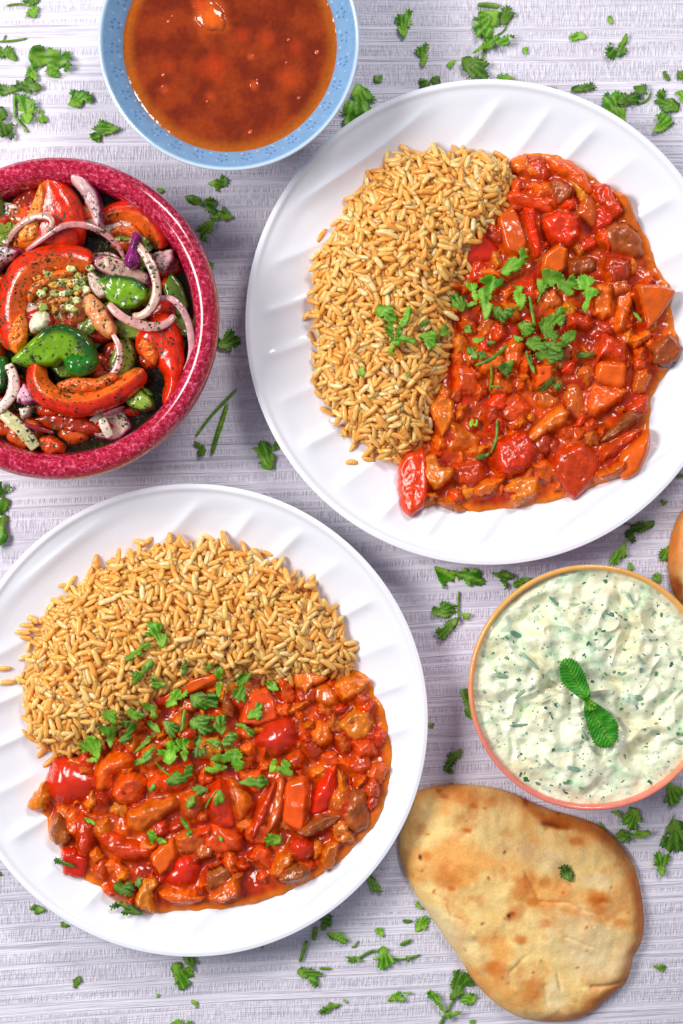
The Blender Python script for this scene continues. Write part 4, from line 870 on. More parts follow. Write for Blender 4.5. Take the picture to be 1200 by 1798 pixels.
# middle layer
ss('tomato_slice', 'broad red tomato slice curving down the left side of the salad', 'tomato', [(160,462),(125,452),(85,452),(48,470),(25,505),(18,545),(24,590),(22,612)], 44, 0.011, [0.057,0.059,0.061,0.062,0.061,0.059,0.057,0.055], (234, 98, 30), (212, 44, 10), TOMF, 317, TW, side=-1, taper=0.7)
sp('tomato_pulp', 'orange seedy tomato pulp inside the broad left slice', 'tomato', [(22,560),(38,545),(46,570),(44,600),(30,622),(16,612),(10,590)], 0.058, 0.006, 0.004, (0,0), (230, 120, 22), TPULP, 318, lump=0.0016, lscale=350)
sp('cucumber_slice', 'bright green oval cucumber slice circled by the purple edged onion ring', 'cucumber', [(168,492),(186,482),(214,482),(240,489),(257,505),(257,522),(236,538),(212,541),(192,528),(177,508)], 0.058, 0.006, 0.002, (0.1,0.05), (112, 156, 22), CUKE, 319, CS, edge=(26, 78, 14), edgew=0.5, edgedir=-75)
sp('onion_wedge', 'small onion chip beside the chopped garlic', 'onion', [(152,480),(162,476),(188,500),(184,518),(172,522),(158,505)], 0.059, 0.004, 0.0015, (0,0), (212, 184, 164), ONI, 320, ON)
sp('tomato_flesh', 'pale peach tomato core strip in the middle of the salad', 'tomato', [(144,520),(160,514),(185,538),(202,568),(200,588),(186,592),(166,576),(148,548)], 0.057, 0.007, 0.004, (0,0), (232, 150, 92), TPULP, 321, TW, lump=0.0012, lscale=240)
ss('onion_ring', 'large onion ring with purple outer edge curving around the oval cucumber', 'onion', [(232,422),(256,446),(272,478),(278,512),(268,542),(250,556),(238,556)], 17, 0.008, [0.062,0.065,0.066,0.066,0.065,0.063,0.061], (210, 172, 154), (150, 40, 110), ONI, 322, ON, side=1, taper=0.7)
sp('onion_wedge', 'deep purple onion tip at the top of the large ring', 'onion', [(224,432),(233,402),(248,414),(240,438),(246,460),(228,470),(214,460),(220,445)], 0.063, 0.007, 0.004, (0,0), (136, 24, 110), ONI, 323, ON)
ss('onion_strip', 'pink onion strip running from the peach core to the red wedge on the right', 'onion', [(192,535),(212,556),(240,570),(268,576),(294,570),(306,556)], 17, 0.007, [0.062,0.063,0.064,0.064,0.063,0.061], (206, 154, 147), (176, 66, 126), ONI, 324, ON, side=-1, taper=0.6)
ss('onion_strip', 'long onion arc hugging the right wall of the bowl', 'onion', [(278,526),(300,522),(320,540),(334,572),(338,608),(334,636),(326,650)], 13, 0.006, [0.060,0.062,0.062,0.061,0.059,0.057,0.055], (206, 156, 160), (132, 30, 84), ONI, 325, ON, side=1, taper=0.6)
ss('onion_strip', 'thin onion arc standing between peach core and yellowish cucumber', 'onion', [(198,586),(210,606),(212,632),(202,655),(184,668)], 13, 0.005, [0.060,0.061,0.061,0.060,0.058], (214, 158, 150), (176, 80, 120), ONI, 326, ON, side=1)
sp('garlic_piece', 'white chunky garlic piece left of the chopped garlic', 'garlic', [(48,568),(58,546),(80,545),(86,562),(74,580),(52,583)], 0.058, 0.007, 0.003, (0,0), (234, 226, 190), ONI, 327)
# top layer
ck = sp('cucumber_slice', 'bright green folded cucumber slice with dark skin in the middle of the salad', 'cucumber', [(17,632),(48,602),(82,571),(112,568),(142,580),(163,606),(168,636),(152,652),(125,650),(108,630),(95,640),(50,644)], 0.058, 0.008, 0.003, (-0.05,0.05), (108, 152, 16), CUKE, 328, CS, edge=(22, 76, 12), edgew=0.5, edgedir=-60)
sk = sp('skin', None, None, [(108,628),(128,620),(156,622),(168,634),(160,652),(140,660),(118,656)], 0.062, 0.006, 0.006, (0,0), (24, 112, 16), CUKE, 329); put(sk, ck)
tw = ss('tomato_wedge', 'bright curved tomato wedge across the lower part of the salad', 'tomato', [(66,640),(62,668),(80,695),(112,707),(152,708),(192,695),(228,672),(252,652)], 36, 0.012, [0.060,0.062,0.063,0.063,0.063,0.062,0.061,0.059], (238, 104, 34), (216, 40, 8), TOMF, 330, TW, side=-1, taper=0.62)
pu = sp('pulp', None, None, [(98,672),(130,660),(165,664),(196,652),(206,662),(182,682),(140,690),(108,688)], 0.060, 0.006, 0.004, (0,0), (222, 104, 30), TPULP, 331, lump=0.0016, lscale=350); put(pu, tw)
ss('onion_strip', 'pale onion curve at the left edge below the green cucumber', 'onion', [(16,640),(26,664),(24,690),(8,712),(-10,725)], 20, 0.007, [0.060,0.060,0.059,0.058,0.056], (226, 196, 184), (176, 80, 140), ONI, 332, ON, side=-1, taper=0.7)
sp('onion_wedge', 'small magenta edged onion chip left of the curved tomato wedge', 'onion', [(26,692),(40,672),(56,684),(64,704),(44,710),(28,706)], 0.056, 0.006, 0.003, (0,0), (216, 160, 176), ONI, 333, ON, edge=(182, 40, 120), edgew=0.4, edgedir=60)
sp('onion_wedge', 'white onion chip below the curved tomato wedge\'s left end', 'onion', [(30,716),(54,714),(48,730),(36,736)], 0.054, 0.006, 0.002, (0,0), (226, 212, 196), ONI, 334, ON)
ss('onion_strip', 'thick pale onion stick pointing at the bottom wall of the bowl', 'onion', [(2,722),(20,738),(42,758),(64,786)], 24, 0.008, [0.054,0.055,0.055,0.053], (196, 190, 140), (168, 150, 120), ONI, 335, ON, taper=0.8)
ss('onion_strip', 'short white onion stick standing in dressing at the lower right', 'onion', [(180,735),(186,752),(194,766)], 17, 0.006, [0.054,0.054,0.053], (224, 208, 188), (200, 160, 150), ONI, 336, ON, taper=0.8)
sp('onion_wedge', 'thin purple onion edge showing under the curved tomato\'s right part', 'onion', [(175,724),(200,712),(218,712),(205,724),(185,730)], 0.053, 0.005, 0.002, (0,0), (196, 130, 140), ONI, 337, ON)
ss('onion_strip', 'dark red onion sliver lying on the dull tomato slab', 'onion', [(36,744),(60,750),(95,760)], 8, 0.004, [0.055,0.056,0.055], (140, 30, 40), (120, 16, 40), ONI, 338, ON)
sp('onion_wedge', 'purple onion petal cut off by the left edge above the broad tomato slice', 'onion', [(-15,428),(10,428),(36,438),(22,452),(2,462),(-15,480)], 0.058, 0.006, 0.003, (0,0), (214, 180, 180), ONI, 339, ON, edge=(150, 30, 90), edgew=0.35, edgedir=-80)
for i_, (lab, pl, z_, cc) in enumerate([
    ('wet seedy pulp along the inner side of the broad left tomato slice', [(58,492),(84,476),(118,470),(128,480),(96,492),(66,512),(50,530),(44,514)], 0.0575, (226, 112, 36)),
    ('seedy pulp in the hollow of the arched tomato slice', [(192,402),(212,392),(236,394),(250,412),(240,424),(214,414),(196,416)], 0.050, (214, 96, 34)),
    ('orange pulp strip on the red wedge by the right wall', [(240,606),(250,590),(268,598),(278,622),(270,640),(254,630)], 0.058, (232, 110, 30)),
    ('pale orange cut flesh on the left face of the pointed tomato wedge', [(70,318),(78,340),(74,380),(62,420),(36,422),(30,410),(48,372),(60,340)], 0.0575, (238, 140, 48))]):
    sp('tomato_pulp', lab, 'tomato', pl, z_, 0.005, 0.004, (0, 0), cc, TPULP, 360 + i_, lump=0.0016, lscale=300)
# chopped garlic in the middle
sp('tomato_flesh', 'wet orange tomato pulp spread under the chopped garlic', 'tomato', [(72,500),(95,470),(130,462),(160,480),(165,520),(150,560),(110,575),(78,560)], 0.052, 0.006, 0.006, (0,0), (186, 92, 30), TPULP, 340, lump=0.0022, lscale=260)
r = random.Random(17); gar = empty('chopped_garlic', (*W(118, 520, 0.058), 0.058)); tag(gar, 'heap of glistening chopped garlic bits in the middle of the salad', 'garlic')
for i in range(70):
    px, py = 118 + r.gauss(0, 23), 512 + r.gauss(0, 25); a = r.uniform(0, 6.28); s_ = r.uniform(4, 14)
    P = Wp([(px + s_ * math.cos(a + k * 1.256) * r.uniform(.6, 1.1), py + s_ * 0.7 * math.sin(a + k * 1.256)) for k in range(5)], 0.062)
    o, f, P2 = piece('garlic_bit', P, 0.0560 + r.uniform(0, 0.005), r.uniform(0.0015, 0.003), 0.0009, (r.uniform(-.5, .5), r.uniform(-.5, .5)), r.choice([(226, 222, 176), (200, 202, 140), (156, 172, 84), (230, 160, 70), (206, 130, 50), (120, 130, 60)]), ONI, 400 + i, gar, n=20, rings=6, deep=0.003, rnd=0, lump=0.0008, lscale=500)
    SAL.append(o)
# dried herb flakes on everything in the bowl
dg = bpy.context.evaluated_depsgraph_get(); bpy.context.view_layer.update()
Vs, Fs, off = [], [], 0
for o in SAL + [dr]:
    M_ = np.array(o.matrix_world); n_ = len(o.data.vertices); c_ = np.empty(n_ * 3); o.data.vertices.foreach_get('co', c_); c_ = c_.reshape(-1, 3) @ M_[:3, :3].T + M_[:3, 3]
    Vs.append(c_); Fs += [tuple(i + off for i in p.vertices) for p in o.data.polygons]; off += n_
bvh = BVHTree.FromPolygons(np.vstack(Vs).tolist(), Fs)
def salz(x, y):
    x = np.atleast_1d(x); y = np.atleast_1d(y); out = np.empty(len(x))
    for i, (a, b) in enumerate(zip(x, y)):
        h = bvh.ray_cast(Vector((a, b, 0.12)), Vector((0, 0, -1))); out[i] = h[0].z if h[0] else Zd
    return out
Vs, Fs, Cs, off = [], [], [], 0; r = random.Random(71)
for k in range(15000):
    a = r.uniform(0, 2 * math.pi); q_ = (RR_ - 0.018) * math.sqrt(r.random()); x, y = cR[0] + q_ * math.cos(a), cR[1] + q_ * math.sin(a)
    if x < W(-25, 0, 0.055)[0]: continue
    dens = 0.20 + 0.8 * float(sstep(-0.1, 0.5, pn(np.array([x * 75]), np.array([y * 75]), 3)[0]))
    if r.random() > dens: continue
    h = bvh.ray_cast(Vector((x, y, 0.12)), Vector((0, 0, -1)))
    if h[0] is None: continue
    nrm = h[1]; 
    if nrm.z < 0: nrm = -nrm
    t1 = nrm.orthogonal().normalized(); t2 = nrm.cross(t1); s_ = 0.00014 + 0.0010 * r.random() ** 3.5; w = s_ * r.uniform(0.3, 0.8); th = r.uniform(0, 6.28); nn = 5
    for dz in (0.00018, -0.0002):
        for i in range(nn):
            u_, v_ = s_ * math.cos(6.283 * i / nn) * r.uniform(.6, 1.2), w * math.sin(6.283 * i / nn); p = h[0] + t1 * (u_ * math.cos(th) - v_ * math.sin(th)) + t2 * (u_ * math.sin(th) + v_ * math.cos(th)) + nrm * dz
            Vs.append(tuple(p))
    Fs.append(tuple(off + i for i in range(nn))); Fs += [(off + i, off + nn + i, off + nn + (i + 1) % nn, off + (i + 1) % nn) for i in range(nn)]
    Cs += [linv(r.choice([(30, 36, 12), (44, 52, 16), (60, 74, 22), (22, 22, 12), (80, 84, 30)]))] * (2 * nn); off += 2 * nn
fl = mesh('herb_flakes', Vs, Fs, HERB, col=np.array(Cs), smooth=False, loc=(cR[0], cR[1], 0.06)); tag(fl, 'dark dried herb flakes sprinkled over the tomato salad', 'herbs', kind='stuff')

# ---------------- naan breads ----------------
def naan_mat():
    m, t, b = nt('baked_flatbread'); q = NB(t); p = q.n('ShaderNodeNewGeometry').outputs['Position']
    a = q.n('ShaderNodeAttribute', attribute_name='Col').outputs['Color']; n = q.noise(p, 900, 3, 0.7); n2 = q.noise(p, 110, 4, 0.6)
    c = q.mix(1.0, a, q.ramp(n, [(0.3, 0.86), (0.7, 1.10)]), 'MULTIPLY'); c = q.mix(1.0, c, q.ramp(n2, [(0.3, lin((244, 232, 214))), (0.7, (1, 1, 1, 1))]), 'MULTIPLY')
    q.l(c, b.inputs['Base Color']); nb_ = q.bump(n2, 0.25, 0.003); q.l(q.bump(n, 0.35, 0.0004, nb_), b.inputs['Normal'])
    setp(b, Roughness=0.5, Specular_IOR_Level=0.4, Subsurface_Weight=0.15, Subsurface_Radius=(0.003, 0.0015, 0.0008)); return m
NM = naan_mat()
def make_naan(outline, spots, creases, label, seed, zmax=0.013, tuck=None):
    P = chaikin(Wp(outline, 0.010), 2, 0.22); x0, y0 = P.min(0) - 0.003; x1, y1 = P.max(0) + 0.003; cell = 0.0007
    X, Y = np.meshgrid(np.arange(x0, x1, cell), np.arange(y0, y1, cell)); D = poly_dist(P, X, Y); Dc = np.clip(D, 0, 1)
    t = np.clip(Dc / 0.011, 0, 1); prof = np.sqrt(1 - (1 - t) ** 2)
    Z = zmax * 0.62 * prof + zmax * 0.30 * (1 - np.exp(-Dc / 0.03)) + (0.0024 * fbm(X * 22, Y * 22, 3, seed) + 0.0010 * fbm(X * 60, Y * 60, 3, seed + 1)) * prof
    col = np.zeros(X.shape + (3,)); base = linv((252, 220, 146)); gold = linv((240, 154, 42)); br = linv((214, 118, 24)); dk = linv((104, 38, 8))
    n1 = sstep(-0.12, 0.36, fbm(X * 26, Y * 26, 4, seed + 2))[..., None]; n2 = sstep(0.05, 0.45, fbm(X * 55 + 3, Y * 55, 4, seed + 3))[..., None]
    col[:] = base; col = col * (1 - n1 * 0.62) + gold * n1 * 0.62; col = col * (1 - n2 * 0.45) + br * n2 * 0.45
    for (px, py, rx, ry, ang, strength, kind) in spots:
        x, y = W(px, py, 0.012); a = math.radians(-ang); dx, dy = X - x, Y - y; u_ = (dx * math.cos(a) + dy * math.sin(a)) / (rx * S); v_ = (-dx * math.sin(a) + dy * math.cos(a)) / (ry * S)
        d = np.hypot(u_, v_) * (1 + 0.35 * fbm(X * 130, Y * 130, 3, int(px))); k = (1 - sstep(0.35, 1.3, d))[..., None] * min(1.0, strength * 1.15); tgt = {'b': br, 'd': dk, 'g': gold, 'l': linv((242, 220, 168))}[kind]; col = col * (1 - k) + tgt * k
        if kind == 'd': Z -= 0.0008 * (1 - sstep(0.2, 1.0, d))
    for pts, dep, wdt in creases:
        Q = [W(a_, b_, 0.012) for a_, b_ in pts]; dd = np.full(X.shape, 1.0); sd_ = np.zeros(X.shape)
        for (ax, ay), (bx, by) in zip(Q[:-1], Q[1:]):
            ex, ey = bx - ax, by - ay; tt = np.clip(((X - ax) * ex + (Y - ay) * ey) / (ex * ex + ey * ey), 0, 1); d_ = np.hypot(X - ax - tt * ex, Y - ay - tt * ey)
            side = np.sign((X - ax) * ey - (Y - ay) * ex); sd_ = np.where(d_ < dd, side, sd_); dd = np.minimum(dd, d_)
        Z -= dep * 0.0006 * np.exp(-(dd / (wdt * S)) ** 2); Z += dep * 0.0004 * np.exp(-((dd - 3.2 * wdt * S) / (3.5 * wdt * S)) ** 2) * np.where(sd_ > 0, 1.0, 0.25)
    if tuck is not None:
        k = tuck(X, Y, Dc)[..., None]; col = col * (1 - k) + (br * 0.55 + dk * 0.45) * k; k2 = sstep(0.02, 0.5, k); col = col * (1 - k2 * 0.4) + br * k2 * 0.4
    Z = np.where(D > 0, np.maximum(Z, 0.0012), 0.0012); F = grid_faces(*X.shape); keep = (D.ravel()[F] > 0).all(1); u, inv = np.unique(F[keep], return_inverse=True); inv = inv.reshape(-1, 4)
    V = np.stack([X, Y, Z], -1).reshape(-1, 3)[u]; Cc = col.reshape(-1, 3)[u]
    # close the underside
    E = np.vstack([inv[:, [0, 1]], inv[:, [1, 2]], inv[:, [2, 3]], inv[:, [3, 0]]]); key = E[:, 0] * 10 ** 7 + E[:, 1]; rk = E[:, 1] * 10 ** 7 + E[:, 0]; bd = E[~np.isin(key, rk)]
    n_ = len(V); ub = np.unique(bd); mp_ = {int(a): n_ + i for i, a in enumerate(ub)}; 
    # snap the rim onto the traced outline for a clean edge
    for a_ in ub:
        p = V[a_, :2]; best = None
        d_ = np.hypot(*(P - p).T); i = int(np.argmin(d_)); bestp, bd_ = None, 9
        for j in (i - 1, i):
            A_, B_ = P[j % len(P)], P[(j + 1) % len(P)]; e = B_ - A_; t_ = np.clip(((p - A_) @ e) / (e @ e + 1e-18), 0, 1); qv = A_ + t_ * e; dq = np.hypot(*(qv - p))
            if dq < bd_: bestp, bd_ = qv, dq
        V[a_, :2] = bestp; V[a_, 2] = 0.0030
    Vb = V[ub].copy(); Vb[:, 2] = 0.0008; Vb[:, :2] = P.mean(0) + (Vb[:, :2] - P.mean(0)) * 0.985; V = np.vstack([V, Vb]); Cc = np.vstack([Cc, Cc[ub]])
    F2 = np.array([[b_, a_, mp_[int(a_)], mp_[int(b_)]] for a_, b_ in bd]); Fa = np.vstack([inv, F2]); c = P.mean(0)
    o = mesh('naan_bread', V, Fa, NM, col=np.clip(Cc, 0, 1), loc=(c[0], c[1], 0)); tag(o, label, 'bread', 'naan breads')
    return lambda x, y: Z[np.clip(((np.asarray(y) - y0) / cell).astype(int), 0, X.shape[0] - 1), np.clip(((np.asarray(x) - x0) / cell).astype(int), 0, X.shape[1] - 1)]
def ZC(x0, y0, f, pts): return [(x0 + a / f, y0 + b / f) for a, b in pts]
NO = ZC(680, 1360, 2.308, [(100,85),(180,55),(290,45),(420,55),(520,85),(600,125),(680,155),(770,178),(870,215),(935,270),(990,340),(1022,410),(1042,510),(1052,620),(1042,690),(1003,750),(998,800),(975,860),(920,900),(880,940),(840,975),(790,1000),(740,1014),(650,1016),(580,1008),(520,990),(440,940),(360,860),(300,760),(230,660),(170,570),(120,500),(80,420),(48,330),(48,250),(66,160)])
zc_ = lambda x, y: (680 + x / 2.308, 1360 + y / 2.308)
SPN = [(*zc_(570,122),9,7,40,0.95,'d'),(*zc_(690,205),34,12,10,0.95,'b'),(*zc_(690,205),28,8,8,1.0,'d'),(*zc_(620,170),22,7,25,0.7,'b'),(*zc_(865,515),18,10,5,0.9,'d'),(*zc_(860,510),30,20,5,0.8,'b'),(*zc_(505,572),10,7,-45,0.9,'d'),(*zc_(520,560),22,14,-40,0.6,'b'),
       (*zc_(350,128),9,5,10,0.8,'b'),(*zc_(325,228),9,4,5,0.9,'b'),(*zc_(235,93),9,5,20,0.9,'b'),(*zc_(212,74),6,5,0,0.9,'b'),(*zc_(640,602),16,11,0,0.7,'b'),(*zc_(430,782),26,14,0,0.7,'b'),(*zc_(250,430),30,22,30,0.6,'b'),(*zc_(262,460),7,5,0,0.9,'b'),
       (*zc_(110,200),22,30,0,0.25,'b'),(*zc_(770,272),14,9,0,0.7,'b'),(*zc_(540,672),14,10,0,0.7,'b'),(*zc_(560,450),22,26,30,0.6,'b'),(*zc_(600,515),16,9,0,0.7,'b'),(*zc_(330,90),60,18,10,0.5,'b'),(*zc_(590,880),26,40,10,0.6,'b'),(*zc_(640,440),14,10,0,0.5,'b'),(*zc_(820,575),8,5,0,0.6,'b'),(*zc_(945,600),12,8,0,0.6,'b'),(*zc_(165,335),12,10,0,0.6,'b'),
       (*zc_(820,700),90,60,30,0.8,'l'),(*zc_(200,600),50,22,55,0.7,'l'),(*zc_(620,330),70,24,20,0.5,'l'),(*zc_(850,430),40,14,0,0.6,'l'),(*zc_(680,900),20,36,0,0.8,'l'),(*zc_(300,680),30,60,-35,0.5,'l'),(*zc_(930,770),34,30,0,0.6,'l'),(*zc_(890,900),50,9,-25,0.55,'b')]
_r = random.Random(4); SPN += [(*zc_(_r.uniform(120, 980), _r.uniform(110, 900)), _r.uniform(2, 6), _r.uniform(2, 4), _r.uniform(0, 180), _r.uniform(.5, .95), _r.choice('bbd')) for _ in range(34)]
CRN = [([zc_(200,490),zc_(245,520),zc_(262,575),zc_(300,590),zc_(345,635)],1.3,2.2),([zc_(560,400),zc_(600,470),zc_(615,515),zc_(740,520),zc_(800,560),(zc_(835,615))],1.2,2.2),([zc_(790,545),zc_(860,570),zc_(895,620)],1.0,2),([zc_(720,658),zc_(770,675),zc_(825,702)],1.1,2),
       ([zc_(630,760),zc_(690,805),zc_(705,870)],1.5,2.5),([zc_(640,860),zc_(650,930)],1.2,4),([zc_(835,868),zc_(900,862),zc_(975,850)],2.4,4),([zc_(290,370),zc_(340,440)],0.8,2),([zc_(560,740),zc_(500,800)],0.8,3)]
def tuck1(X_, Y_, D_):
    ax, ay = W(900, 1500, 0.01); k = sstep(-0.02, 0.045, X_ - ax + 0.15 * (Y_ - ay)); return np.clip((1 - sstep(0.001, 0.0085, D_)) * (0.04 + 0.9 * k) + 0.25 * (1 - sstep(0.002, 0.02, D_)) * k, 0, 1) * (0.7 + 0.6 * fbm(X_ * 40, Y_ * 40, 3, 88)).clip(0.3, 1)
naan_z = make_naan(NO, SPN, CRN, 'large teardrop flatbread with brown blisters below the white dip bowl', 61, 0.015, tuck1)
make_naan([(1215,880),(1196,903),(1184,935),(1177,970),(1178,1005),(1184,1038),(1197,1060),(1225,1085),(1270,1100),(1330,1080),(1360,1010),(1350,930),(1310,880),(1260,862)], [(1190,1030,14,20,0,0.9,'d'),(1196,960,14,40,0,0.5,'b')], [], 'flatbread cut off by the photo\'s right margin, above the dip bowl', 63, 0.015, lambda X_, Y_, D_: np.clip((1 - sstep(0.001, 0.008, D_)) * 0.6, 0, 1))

# ---------------- mint on the dip ----------------
mz = lambda x, y: DZ(x, y) + 0.0006
c0 = W(1030, 1230, 0.052); mroot = empty('mint_sprig', (c0[0], c0[1], float(DZ(*c0)))); tag(mroot, 'two dark green mint leaves joined tip to tip on the white dip', 'mint')
m1 = [(982,1173),(984,1162),(990,1156),(1000,1155),(1012,1162),(1024,1180),(1032,1203),(1035,1222),(1031,1231),(1022,1228),(1002,1212),(986,1197)]
m2 = [(1027,1234),(1038,1229),(1055,1241),(1075,1257),(1086,1275),(1084,1295),(1072,1310),(1056,1313),(1044,1305),(1036,1285),(1028,1260),(1025,1245)]
m3 = [(1026,1232),(1034,1226),(1046,1236),(1048,1243),(1036,1248),(1028,1244)]
def mint(poly, base, seed, mat, lift):
    P = Wp(poly, 0.053); bs = np.array(W(*base, 0.053)); o = leaf_mesh('leaf', P, mz, mat, seed, tooth=0.0015, amp=0.0007, curl=0.0010, lobes=0.0, hdiv=26, lift=lift, parent=mroot, base=bs)
    me = o.data; n_ = len(me.vertices); c_ = np.empty(n_ * 3); me.vertices.foreach_get('co', c_); c_ = c_.reshape(-1, 3)
    ow = np.array([o.location.x + mroot.location.x, o.location.y + mroot.location.y]); xy = c_[:, :2] + ow; cc = P.mean(0); ax = cc - bs; L = np.hypot(*ax); ax /= L; u_ = (xy - bs) @ ax; v_ = (xy - bs) @ np.array([-ax[1], ax[0]])
    mid = 1 - sstep(0, 0.0007, np.abs(v_)); sv = 1 - sstep(0.0, 0.30, np.abs(((u_ - np.abs(v_) * 0.75) / 0.0020) % 1.0 - 0.5)); c_[:, 2] += -0.0008 * mid + 0.0010 * (1 - sv) * (1 - mid) + 0.0012 * (1 - np.minimum(1, np.abs(v_) / 0.006) ** 2)
    me.vertices.foreach_set('co', c_.ravel()); me.update(); vv = np.clip(mid * 0.8 + sv * 0.18, 0, 1).astype(np.float32); me.attributes['vein'].data.foreach_set('value', vv); return o
mint(m1, (1032, 1230), 801, MINT, 0.0022); mint(m2, (1028, 1234), 802, MINT, 0.0022); mint(m3, (1028, 1234), 803, LEAFB, 0.0035)
